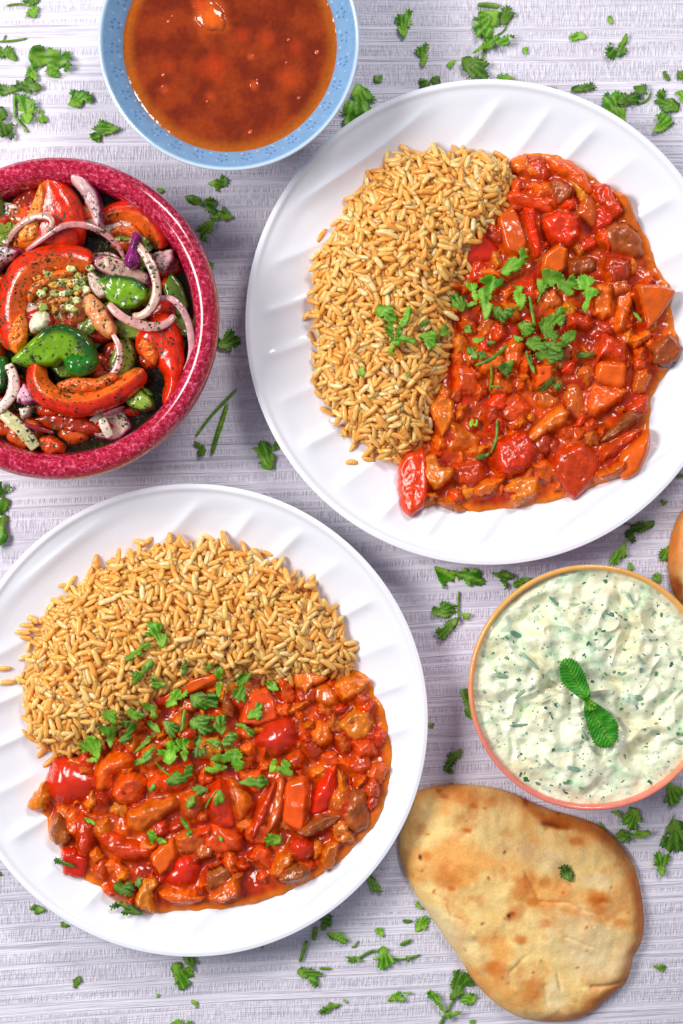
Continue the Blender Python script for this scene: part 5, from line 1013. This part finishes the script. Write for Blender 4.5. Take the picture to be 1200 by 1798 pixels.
# ---------------- coriander on the cloth ----------------
CLOTH = [
("small sprig with a lying stem cut off by the top edge at far left", [[(40,-8),(72,-8),(68,5),(52,10),(43,8)],[(47,27.5),(55,11),(68,13),(69,18),(63,31),(55,33)]], [([(11,10),(24,7.5),(40,7),(56,12)],4)]),
("thin bare stem with a side spur at the left edge near the top", [], [([(-4,73),(20,72),(34,70),(48,67)],4),([(6,71),(9,65),(10,61)],3)]),
("serrated leaf cut off by the left edge, above the big leafy cluster", [[(-6,81),(13,82),(24,88),(31,103),(29,108),(16,103),(-6,102)]]),
("largest broad leaf with three lobes left of the blue bowl", [[(53,100),(60,85),(73,81),(86,84),(97,91),(108,87),(125,95),(129,106),(126,126),(114,126),(104,119),(105,128),(100,142),(90,136),(79,123),(73,117),(62,121),(55,110)],[(48,121),(55,114),(64,117),(66,143),(59,141),(47,132)]]),
("tangled leafy sprig with pale stem at the left edge, above the red bowl", [[(-5,152),(7,147),(16,152),(29,150),(33,158),(11,167),(-5,167)],[(27,141),(40,145),(48,136),(55,139),(73,152),(75,158),(60,163),(35,163)],[(30,167),(60,165),(51,180),(64,178),(66,194),(60,209),(50,220),(37,211)],[(-5,190),(7,189),(15,202),(16,214),(24,216),(26,242),(18,249),(-5,236)]], [([(26.5,163),(26,185),(27,207)],5),([(27,205),(38,219),(50,233)],5)]),
("tiny triangular leaf tip right of the tangled sprig", [[(66,215),(72,190),(77,200),(86,216)]]),
("oblong serrated leaf alone between the left cluster and the blue bowl", [[(120,186),(125,176),(121,167),(128,159),(139,158),(154,161),(163,169),(164,177),(143,189),(128,187)]]),
("bright fan leaf lying between the blue bowl and the red bowl's top", [[(161,229),(170,213),(187,212),(200,222),(212,227),(194,236),(166,253),(160,238)]]),
("narrow fan leaf standing alone right of the blue bowl at the top", [[(694,35),(710,18),(724,21),(719,51),(710,68),(698,54)]]),
("half leaf with a slit, above the upper right plate's left shoulder", [[(731,86),(750,75),(753,93),(745,96),(752,101),(743,119),(736,105)]]),
("tiny arrow shaped leaf bit left of the tall leafy sprig at the top", [[(785,112),(801,105),(792,122)]]),
("leaf bit touching the upper right plate's rim at the top left", [[(736,140),(755,138),(771,133),(774,147),(738,156)]]),
("small dark square bit between blue bowl and upper right plate", [[(655,135),(672,132),(671,144),(658,144)]]),
("large dark fan leaf tucked between the blue bowl and upper right plate", [[(597,202),(612,176),(620,160),(628,147),(650,160),(659,178),(650,195),(625,215),(608,222)]]),
("tall leafy sprig with thick cut stem, touching the upper right plate's top", [[(831,28),(850,19),(876,21),(873,51),(859,70),(841,70),(831,51)],[(878,19),(894,10),(904,23),(892,42),(880,44)],[(855,70),(883,63),(904,68),(894,80),(873,84),(845,89),(827,100)],[(810,105),(827,100),(845,105),(857,114),(857,140),(835,144),(813,125)],[(873,133),(887,131),(906,145),(873,146)]], [([(838,9),(858,9),(877,12)],9),([(852,66),(850,90),(845,124)],5),([(829,46),(838,58),(846,68)],3),([(892,40),(885,55),(872,62)],3)]),
("tiny sliver right of the tall leafy sprig at the top", [[(918,84),(926,83),(926,96),(920,91)]]),
("small half round leaf above the upper right plate, left of the V shaped leaf", [[(1002,61),(1018,55),(1030,65),(1029,68),(1011,69),(1010,77),(1002,70)]]),
("tiny notched bit above the V shaped leaf at the top right", [[(1067,30),(1072,28),(1078,40),(1072,42)]]),
("V shaped leaf with one long pointed arm at the top right", [[(1060,86),(1074,75),(1080,90),(1100,58),(1101,89),(1083,105),(1062,100)]]),
("smooth oblong leaf just above the upper right plate's right shoulder", [[(1004,154),(1022,148),(1037,144),(1048,154),(1032,162),(1018,160),(1004,162)]]),
("tiny sliver below the V shaped leaf, right of centre", [[(1164,128),(1170,124),(1177,142),(1167,138)]]),
("leaf cut off by the right edge near the top, uppermost of those there", [[(1188,126),(1206,124),(1206,145),(1191,138)]]),
("broad pale leaf sprig with hooked stem at the upper right plate's edge", [[(1055,189),(1066,158),(1078,161),(1095,161),(1097,189),(1098,215),(1079,206)],[(1083,182),(1092,165),(1107,160),(1125,173),(1121,182),(1100,189)],[(1110,154),(1135,149),(1136,168),(1118,165)]], [([(1119,182),(1132,179),(1140,172),(1144,161)],4)]),
("double leaf folded at the middle by the right edge, below the hooked sprig", [[(1149,168),(1156,160),(1167,159),(1181,175),(1195,182),(1191,196),(1170,198),(1151,182)],[(1151,201),(1165,200),(1177,202),(1186,215),(1167,229),(1146,233),(1155,215)]]),
("small leaf cut off by the right edge beside the double leaf", [[(1186,161),(1206,159),(1206,184),(1191,173)]]),
("tiny crumb touching the upper right plate's rim near its top", [[(970,154),(977,154),(976,160),(971,160)]]),
("kite shaped leaf below the blue bowl", [[(365,323),(378,316),(390,305),(400,315),(399,324),(385,338),(377,328)]]),
("tiny dark bit beside the red bowl's top right rim", [[(275,332),(285,329),(287,336),(280,339)]]),
("sprig of three dark leaves right of the red bowl's upper rim", [[(325,345),(340,343),(352,350),(370,348),(383,357),(380,375),(370,377),(357,363),(333,357)],[(368,380),(384,372),(393,360),(400,375),(412,382),(390,388),(375,387)],[(345,403),(357,393),(378,388),(373,403),(362,427),(348,413)]]),
("dark leaf half under the red bowl's right rim", [[(382,597),(403,579),(417,584),(423,605),(407,617),(384,610)]]),
("dark leaf tip peeking from under the red bowl's right rim, above the half hidden leaf", [[(364,460),(375,460),(374,473),(366,470)]]),
("two crossed thin stems with a small leaf tip, right of the red bowl's lower rim", [[(341,774),(360,781),(361,800),(350,801)]], [([(417,682),(395,704),(370,730),(343,767)],5),([(400,708),(390,740),(380,770),(373,797)],9)]),
("solid four cornered leaf between the red bowl and the upper right plate", [[(447,784),(457,776),(470,778),(487,777),(490,787),(482,797),(479,826),(460,822),(454,807)]]),
("tall ragged leaf cut off by the left edge below the red bowl", [[(-8,842),(10,850),(16,848),(21,856),(14,864),(15,895),(10,925),(16,942),(11,953),(-8,962)]]),
("wide two winged leaf left of the dip bowl, touching the plate's bottom", [[(762,994),(784,1000),(806,1004),(826,994),(852,1012),(848,1026),(828,1032),(814,1018),(784,1022),(776,1036),(774,1024)]]),
("star shaped leaf touching the dip bowl's upper left rim", [[(863,1006),(878,1006),(886,997),(892,1006),(904,1012),(894,1022),(888,1036),(880,1020)],[(902,1018),(912,1014),(936,1016),(908,1034),(902,1032)]]),
("three leaved sprig with curved stem left of the dip bowl", [[(759,1066),(780,1056),(804,1064),(800,1078),(780,1084),(760,1080)],[(764,1108),(780,1092),(804,1084),(800,1100),(780,1122),(766,1122)],[(808,1076),(828,1078),(816,1088)]], [([(806,1038),(805,1062),(806,1086),(798,1104)],4)]),
("dark leaf edge showing under the dip bowl's left rim", [[(809,1208),(818,1206),(830,1244),(830,1264),(818,1256)]]),
("tiny leaf bit at the lower left plate's right edge", [[(744,1271),(762,1268),(760,1278)]]),
("dark crumpled leaf between lower left plate and dip bowl, above the flatbread", [[(783,1325),(796,1322),(810,1314),(808,1330),(797,1343),(795,1362),(780,1350)]]),
("pair of joined leaves between the dip bowl and the upper right plate", [[(1094,912),(1110,920),(1130,917),(1150,914),(1148,924),(1124,934),(1112,952),(1100,948),(1100,926)],[(1070,976),(1086,966),(1098,948),(1100,976),(1084,991),(1071,988)]]),
("tiny leaf touching the dip bowl's top rim", [[(1105,986),(1114,1000),(1103,1002)]]),
("small leaf touching the dip bowl's upper right rim", [[(1145,1008),(1162,1005),(1160,1024),(1148,1020)]]),
("small leaf at the left edge of the flatbread at the right margin", [[(1158,966),(1180,956),(1180,988),(1160,985)]]),
("tiny leaf above the flatbread at the right margin", [[(1160,878),(1174,880),(1166,887)]]),
("short pale stem at the right edge beside the upper right plate", [], [([(1174,830),(1190,838),(1206,832)],5)]),
("pointed leaf touching the lower left plate's lower left rim", [[(52,1593),(65,1588),(80,1597),(72,1602),(63,1605)]]),
("small dark bit under the lower left plate's bottom left rim", [[(107,1618),(122,1626),(108,1629)]]),
("small crescent leaf alone at the bottom left", [[(129,1723),(134,1717),(140,1714),(143,1721),(135,1735),(130,1733)]]),
("broad fan leaf pair just below the lower left plate", [[(298,1709),(304,1691),(318,1690),(329,1700),(343,1710),(336,1718),(332,1733),(315,1737),(304,1733),(311,1719)],[(322,1672),(350,1674),(346,1690),(338,1690),(341,1706),(325,1693)]]),
("tiny crumb left of the small pointed bit at the bottom", [[(275,1745),(281,1747),(276,1752)]]),
("small pointed bit below the broad fan leaf pair", [[(336,1756),(348,1759),(346,1772),(338,1761)]]),
("leaf cut off by the bottom edge, left of centre", [[(297,1798),(315,1789),(336,1793),(343,1806),(300,1806)]]),
("dark folded leaf between the lower left plate and the flatbread, uppermost there", [[(644,1538),(655,1538),(664,1551),(671,1566),(658,1568),(647,1553)]]),
("sprig of two joined leaves touching the lower left plate's lower right rim", [[(554,1613),(567,1608),(583,1607),(583,1619),(574,1635),(565,1632),(567,1617)],[(574,1637),(600,1637),(614,1648),(603,1656),(581,1648)]]),
("short upright stem piece left of the two joined leaves", [], [([(555,1627),(551,1651)],9)]),
("longer slanting stem piece below the short upright one", [], [([(539,1651),(533,1670),(527,1689)],7)]),
("fan shaped leaf with pointed tail near the bottom centre", [[(521,1707),(530,1697),(552,1700),(566,1711),(556,1733),(541,1723)]]),
("short level stem beside the fan shaped leaf with a tail", [], [([(561,1700),(582,1701)],5)]),
("small wedge leaf above the long centre sprig", [[(659,1630),(671,1628),(675,1646),(662,1639)]]),
("tiny pointed sliver above the long centre sprig's left end", [[(618,1665),(630,1651),(625,1663)]]),
("long branching sprig with leaves along it near the bottom centre", [[(609,1678),(629,1681),(638,1687),(618,1690),(610,1687)],[(664,1667),(673,1659),(682,1667),(680,1676),(691,1678),(695,1687),(677,1701),(669,1700),(655,1685),(669,1678)],[(713,1678),(724,1681),(717,1689)]], [([(629,1683),(645,1673),(658,1668),(666,1672)],5),([(688,1683),(712,1685),(739,1676)],4)]),
("short slanting stem above the long centre sprig's right end", [], [([(702,1659),(712,1655),(723,1650)],6)]),
("small oval leaf left of the crumpled leaf by the flatbread", [[(707,1615),(724,1616),(722,1621),(711,1620)]]),
("crumpled dark leaf touching the flatbread's left edge", [[(730,1615),(748,1607),(756,1615),(748,1632),(730,1636)]]),
("slim leaf touching the flatbread's left edge, above the crumpled one", [[(727,1582),(735,1586),(744,1597),(732,1592)]]),
("small triangular leaf with a thin tail near the bottom, right of centre", [[(680,1758),(691,1745),(699,1740),(713,1751),(710,1757)],[(706,1742),(723,1741),(719,1745)]]),
("three lobed little leaf near the bottom edge at the centre", [[(561,1773),(565,1766),(572,1769),(578,1760),(586,1764),(598,1762),(596,1767),(581,1773),(567,1785)]]),
("tiny crumb right above the three lobed little leaf", [[(603,1755),(611,1757),(610,1763)]]),
("large bright three leaved sprig with stem at the flatbread's lower left edge", [[(796,1703),(807,1699),(823,1711),(832,1727),(816,1740),(801,1751),(790,1755)],[(809,1747),(827,1742),(839,1751),(827,1764),(809,1762)],[(746,1744),(756,1738),(768,1740),(774,1758),(783,1777),(772,1769),(761,1755)],[(774,1780),(798,1773),(812,1773),(787,1788)]], [([(768,1806),(780,1785),(792,1765),(809,1725)],5)]),
("tiny dark bit under the lower left plate's bottom rim", [[(458,1657),(464,1657),(461,1666)]]),
("tiny bit at the bottom edge, right of the large bright sprig", [[(825,1793),(834,1791),(833,1798),(826,1799)]]),
("ruffled leaf just right of the dip bowl's lower rim", [[(1166,1399),(1173,1388),(1171,1373),(1183,1378),(1196,1381),(1202,1399),(1185,1409),(1180,1418),(1168,1411)]]),
("four leaved dark sprig between the dip bowl and the flatbread", [[(1093,1434),(1107,1418),(1122,1421),(1126,1442),(1122,1455),(1104,1456),(1094,1449)],[(1071,1424),(1086,1423),(1093,1437)],[(1079,1465),(1089,1456),(1104,1458),(1107,1477),(1094,1479)],[(1104,1460),(1137,1456),(1142,1462),(1132,1467),(1109,1472)]]),
("thin slanting leaf sliver at the flatbread's top right edge", [[(1051,1443),(1058,1449),(1069,1462),(1058,1456)]]),
("large dark sprig cut off by the right edge, right of the flatbread", [[(1159,1483),(1173,1449),(1183,1439),(1196,1442),(1206,1449),(1206,1493),(1183,1498),(1170,1493)],[(1147,1503),(1159,1493),(1177,1503),(1163,1539),(1149,1521)]], [([(1185,1430),(1172,1456),(1158,1486)],3)]),
("small wedge leaf right of the flatbread near the bottom", [[(1147,1696),(1160,1693),(1168,1696),(1168,1707),(1155,1702)]]),
("tiny leaf tip at the flatbread's top edge", [[(791,1376),(796,1376),(794,1383)]]),
("tiny green sliver at the left edge touching the lower left plate", [[(-4,1528),(4,1536),(-4,1540)]]),
]
for s_ in CLOTH: place((s_[0] + ' (coriander)',) + tuple(s_[1:]) if False else s_, 'cloth')
o = leaf_mesh('coriander_leaf', Wp([(979,1522),(990,1519),(1001,1520),(1007,1538),(1003,1548),(985,1538)], 0.014), lambda x, y: naan_z(x, y), LEAF, 555)
tag(o, 'single oval coriander leaf lying on the flatbread', 'herb leaf')
C1 = [
("bright pointed leaf highest on the curry of the upper right plate", [[(881,472),(899,452),(910,444),(920,434),(929,452),(927,462),(910,472),(892,485),(881,480)]], [], 'b'),
("large pale double leaf with dangling lobe at right of the upper curry", [[(950,478),(957,474),(980,481),(1004,485),(1011,494),(1016,511),(1004,522),(986,514),(965,504),(955,497)],[(1013,490),(1028,481),(1042,494),(1048,515),(1036,528),(1028,553),(1021,542),(1028,525),(1014,508)]], [([(951,512),(948,522),(945,530)],4)], 'b'),
("small dark leaf left of the large pale double leaf", [[(943,490),(955,492),(964,508),(951,516),(943,508)]], [], 'm'),
("long hanging leaf in the middle of the upper curry's left cluster", [[(843,488),(864,486),(887,495),(881,504),(864,508),(864,535),(857,560),(850,562),(846,542),(839,525),(841,504)]], [], 'm'),
("bright slim leaf left of the long hanging leaf", [[(815,499),(836,499),(841,525),(836,532),(825,514)]], [], 'b'),
("dark curled leaf at the left end of the upper curry's cluster", [[(790,521),(804,513),(818,521),(818,542),(811,548),(794,539)]], [], 'd'),
("small level leaf bridging the dark curled leaf and the long hanging leaf", [[(815,532),(839,530),(836,539),(818,539)]], [], 'm'),
("bright rectangular leaf with short stem right of the long hanging leaf", [[(901,504),(920,504),(922,535),(913,548),(904,528)]], [([(895,549),(905,542),(914,534)],4)], 'b'),
("dark scalloped leaf between the hanging leaf and the rectangular leaf", [[(864,541),(878,537),(899,544),(899,558),(881,567),(867,556)]], [], 'd'),
("thin upright stem right of the rectangular leaf on the upper curry", [], [([(929,520),(934,545),(939,574)],6)]),
("heaped bunch of dark overlapping leaves in the middle of the upper curry", [[(944,567),(965,553),(986,537),(993,560),(983,574),(969,577),(951,588)],[(909,570),(923,563),(937,570),(937,588),(920,591)],[(927,595),(948,591),(965,609),(955,619),(937,619),(923,605)],[(937,623),(965,614),(985,616),(983,633),(969,639),(944,633)],[(979,595),(997,584),(1009,583),(1007,598),(990,609),(979,604)],[(950,577),(968,574),(980,590),(972,604),(955,598)],[(955,604),(975,600),(992,607),(985,620),(962,616)]], [], 'm'),
("narrow dark leaf hanging down from the heaped bunch", [[(923,616),(934,623),(939,660),(925,633)]], [], 'd'),
("small leaf at the left of the heaped bunch", [[(902,588),(920,595),(913,602),(904,598)]], [], 'm'),
("little dark leaf above the curved stem on the upper curry", [[(813,574),(825,570),(829,584),(817,583)]], [], 'd'),
("light oval leaf right of the little dark leaf above the curved stem", [[(829,595),(846,591),(848,598),(836,605)]], [], 'b'),
("dark leaf pair at the left end of the curved stem", [[(820,609),(836,609),(839,630),(825,630)],[(839,619),(850,614),(855,626),(843,633)]], [], 'd'),
("thick curved pale stem on the upper curry", [], [([(834,642),(864,630),(880,618),(892,604)],7)]),
("forked leafy sprig below the curved stem on the upper curry", [[(871,644),(885,639),(899,646),(895,665),(881,656)],[(885,637),(902,633),(901,647)]], [([(861,640),(864,665),(860,688)],4),([(862,678),(872,679),(881,680)],4)], 'm'),
("low pointed dark leaf on the orange cube in the upper curry", [[(941,684),(957,673),(972,661),(969,675),(951,688)]], [], 'd'),
("small three cornered leaf right of the pointed dark leaf by the orange cube", [[(976,661),(990,677),(978,688),(972,679)]], [], 'd'),
("three armed ruffled sprig on the rice of the upper right plate", [[(659,542),(668,535),(685,537),(698,549),(696,563),(678,567),(661,553)],[(719,535),(724,549),(710,577),(699,591),(692,581),(706,560)],[(675,570),(689,570),(692,588),(706,591),(727,595),(731,602),(706,602),(699,612),(682,595)],[(682,612),(692,605),(689,623),(682,623)]], [], 'm'),
("lobed leaf where rice meets curry on the upper right plate", [[(734,591),(755,581),(769,584),(768,595),(761,612),(748,614),(745,595)],[(769,581),(780,570),(790,577),(789,586),(775,591)]], [([(728,600),(740,594),(752,592)],4)], 'm'),
("small leaf sunk in the rice between the ruffled sprig and the lobed leaf", [[(736,567),(755,560),(752,567),(741,574)]], [], 'd'),
("slim leaf sliver low on the rice of the upper right plate", [[(628,654),(636,642),(641,652),(639,664)]], [], 'm'),
("tiny green bit on the rice right of the slim sliver", [[(714,655),(719,652),(720,660),(715,661)]], [], 'b'),
("tiny square leaf bit low on the upper curry, left of the long bent stem", [[(824,744),(830,736),(839,737),(837,748),(828,750)]], [], 'b'),
("long bent stem low on the upper curry", [], [([(872,736),(873,758),(869,780),(862,796)],5)]),
("dark flat leaf at the foot of the long bent stem", [[(834,804),(845,798),(862,795),(855,803),(838,808)]], [], 'd'),
("tiny dark sliver right of the light oval leaf", [[(854,601),(866,598),(871,602),(860,606)]], [], 'd'),
("dark green sliver lying in sauce at the right of the upper curry", [[(1011,620),(1030,618),(1046,623),(1030,629),(1013,627)]], [], 'd'),
("green sliver by the orange pieces at the far right of the upper curry", [[(1112,548),(1120,552),(1126,566),(1118,562)]], [], 'd')]
for s_ in C1: place(s_, 'c1')
C2 = [
("tallest ruffled leaf on the rice of the lower left plate", [[(253,1112),(260,1094),(274,1090),(288,1101),(295,1118),(288,1138),(278,1132),(270,1118)]], [], 'm'),
("long slanting dark leaf below the tallest one on the lower rice", [[(220,1159),(236,1140),(264,1124),(264,1136),(250,1146),(232,1159)]], [], 'm'),
("slanting wide leaf on the lower rice, second below the tallest", [[(232,1201),(236,1180),(250,1170),(267,1155),(271,1168),(250,1188),(239,1205)]], [], 'm'),
("forked dark leaf at the border of rice and curry on the lower plate", [[(262,1196),(270,1182),(278,1196),(293,1201),(278,1210),(267,1206)]], [], 'd'),
("small upright dark bit above the orange pepper strip", [[(318,1168),(328,1160),(332,1174),(321,1188)]], [], 'd'),
("tiny dark bit beside the ribbed stem leaf on the orange strip", [[(358,1173),(372,1163),(376,1173),(365,1176)]], [], 'd'),
("narrow upright bright leaf stalk crossing the orange strip", [[(377,1171),(391,1171),(391,1196),(386,1224),(381,1220),(382,1192)]], [], 'b'),
("wavy upright leaf right of the orange strip", [[(410,1213),(424,1180),(442,1182),(432,1202),(432,1230),(421,1234),(412,1224)]], [], 'm'),
("small dark leaf near the rice at right of the lower curry", [[(466,1202),(477,1190),(491,1210),(475,1212)]], [], 'd'),
("dark four sided leaf on the flat red pepper triangle", [[(433,1260),(451,1232),(465,1243),(456,1262)]], [], 'm'),
("hooked leaf below the flat red pepper triangle", [[(412,1272),(424,1269),(446,1280),(447,1290),(440,1295),(432,1280)]], [], 'm'),
("pale cut leaf at the left end of the orange strip", [[(292,1243),(295,1224),(309,1210),(330,1210),(326,1224),(306,1238)]], [], 'b'),
("heap of dark crinkled leaves in the centre of the lower plate's garnish", [[(334,1220),(362,1213),(382,1220),(386,1241),(365,1244),(348,1248),(337,1234)],[(334,1266),(348,1252),(372,1258),(377,1280),(365,1290),(344,1286),(335,1276)],[(370,1258),(396,1255),(400,1276),(390,1290),(379,1280)],[(362,1297),(396,1294),(410,1280),(424,1290),(407,1304),(386,1311)],[(344,1294),(354,1290),(354,1308),(365,1314),(351,1332),(340,1325)]], [([(326,1244),(322,1262),(320,1283)],7)], 'd'),
("dark notched leaf left of the central dark heap", [[(286,1266),(302,1264),(316,1276),(311,1294),(298,1294),(292,1280)]], [], 'd'),
("round pale lobed leaf left below the central dark heap", [[(279,1318),(292,1304),(306,1300),(316,1311),(316,1328),(298,1342),(284,1332)]], [], 'b'),
("upright light leaf touching the round pale lobed leaf", [[(309,1297),(330,1294),(334,1311),(326,1339),(316,1325)]], [], 'm'),
("brightest broad scalloped leaf right of the garnish heap", [[(370,1330),(390,1318),(410,1313),(424,1314),(432,1332),(430,1346),(414,1351),(396,1336)]], [], 'b'),
("bright oval leaf just below the brightest scalloped leaf", [[(358,1350),(379,1339),(400,1348),(386,1356),(362,1356)]], [], 'b'),
("dark spread leaf with a pale stem below the garnish heap", [[(292,1370),(306,1356),(337,1344),(340,1356),(330,1374),(298,1377)]], [([(274,1336),(286,1352),(302,1360)],4)], 'm'),
("feathery leaf lying right below the brightest scalloped leaf", [[(418,1374),(435,1367),(456,1360),(472,1370),(470,1381),(456,1383)]], [], 'm'),
("bright fan leaf at right of the lower curry with a darker fold at its left", [[(486,1346),(498,1332),(510,1339),(516,1360),(502,1362),(488,1356)],[(474,1356),(477,1332),(487,1332),(484,1353)]], [], 'b'),
("dark leaf at the rice's edge, upper left of the lower garnish", [[(180,1252),(190,1244),(208,1252),(204,1271),(190,1269)]], [], 'm'),
("light folded leaf under the dark leaf at the rice's edge", [[(174,1272),(190,1274),(208,1272),(202,1294),(195,1314),(186,1297)]], [], 'b'),
("leftmost bright fingered leaf of the lower garnish", [[(141,1300),(155,1292),(176,1290),(181,1311),(174,1332),(158,1322),(144,1320)],[(153,1334),(172,1325),(172,1339)]], [], 'b'),
("leaf on the rice border between the orange strip and the left leaves", [[(222,1248),(236,1241),(253,1255),(246,1266),(228,1258)]], [], 'm'),
("claw shaped leaf with fringed end in the lower garnish's left half", [[(209,1271),(232,1260),(241,1272),(236,1290),(222,1304),(208,1300),(228,1280)]], [], 'm'),
("grassy pair of long slanting leaves left of the round pale leaf", [[(236,1322),(250,1304),(270,1283),(274,1290),(253,1311)],[(236,1339),(250,1325),(270,1308),(272,1322),(256,1339),(239,1344)]], [], 'm'),
("thin leaf with pale rib by the red tomato under the orange strip", [[(253,1230),(274,1239),(279,1262),(270,1258),(256,1244)]], [], 'm'),
("dark bent leaf between the claw shaped and the notched leaf", [[(258,1264),(274,1266),(284,1286),(267,1280)]], [], 'd'),
("dark sliver in the gap left of the pale stemmed leaf", [[(260,1388),(270,1374),(274,1381),(264,1392)]], [], 'd'),
("small leafed sprig with slanting stem low in the lower curry", [[(337,1381),(362,1379),(365,1388),(348,1395)],[(325,1406),(340,1395),(344,1412),(330,1420)],[(374,1406),(386,1384),(395,1398),(390,1412),(377,1411)]], [([(360,1421),(368,1404),(382,1386)],4)], 'm'),
("tiny bright sliver at left of the lower curry", [[(149,1434),(158,1438),(169,1444),(166,1447),(155,1443)]], [], 'b'),
("winged leaf with bright rib beside the carrot triangle", [[(258,1461),(270,1456),(277,1467),(295,1479),(283,1481),(266,1481)]], [], 'm'),
("slim bright leaf above the translucent onion in the lower curry", [[(317,1433),(326,1436),(338,1461),(332,1467)]], [], 'm'),
("dark winged leaf over the left margin of the lower curry", [[(90,1515),(104,1504),(110,1513),(129,1515),(132,1522),(107,1518)]], [], 'd'),
("smooth oval leaf low left in the lower curry", [[(201,1553),(212,1544),(230,1547),(240,1562),(234,1572),(215,1569),(203,1561)]], [], 'm'),
("small leaf between the smooth oval leaf and the yellow pepper", [[(237,1550),(246,1538),(249,1550),(243,1559)]], [], 'd'),
("frilly dark leaf on the white rim below the smooth oval leaf", [[(193,1592),(206,1578),(227,1584),(246,1590),(252,1603),(234,1604),(218,1603),(212,1593)]], [], 'd'),
("four sided green leaf near the bottom right of the lower curry", [[(465,1467),(477,1462),(495,1468),(492,1482),(468,1487)]], [], 'm'),
("tiny green fleck left of the four sided leaf", [[(385,1468),(391,1470),(391,1476),(386,1476)]], [], 'd')]
for s_ in C2: place(s_, 'c2')
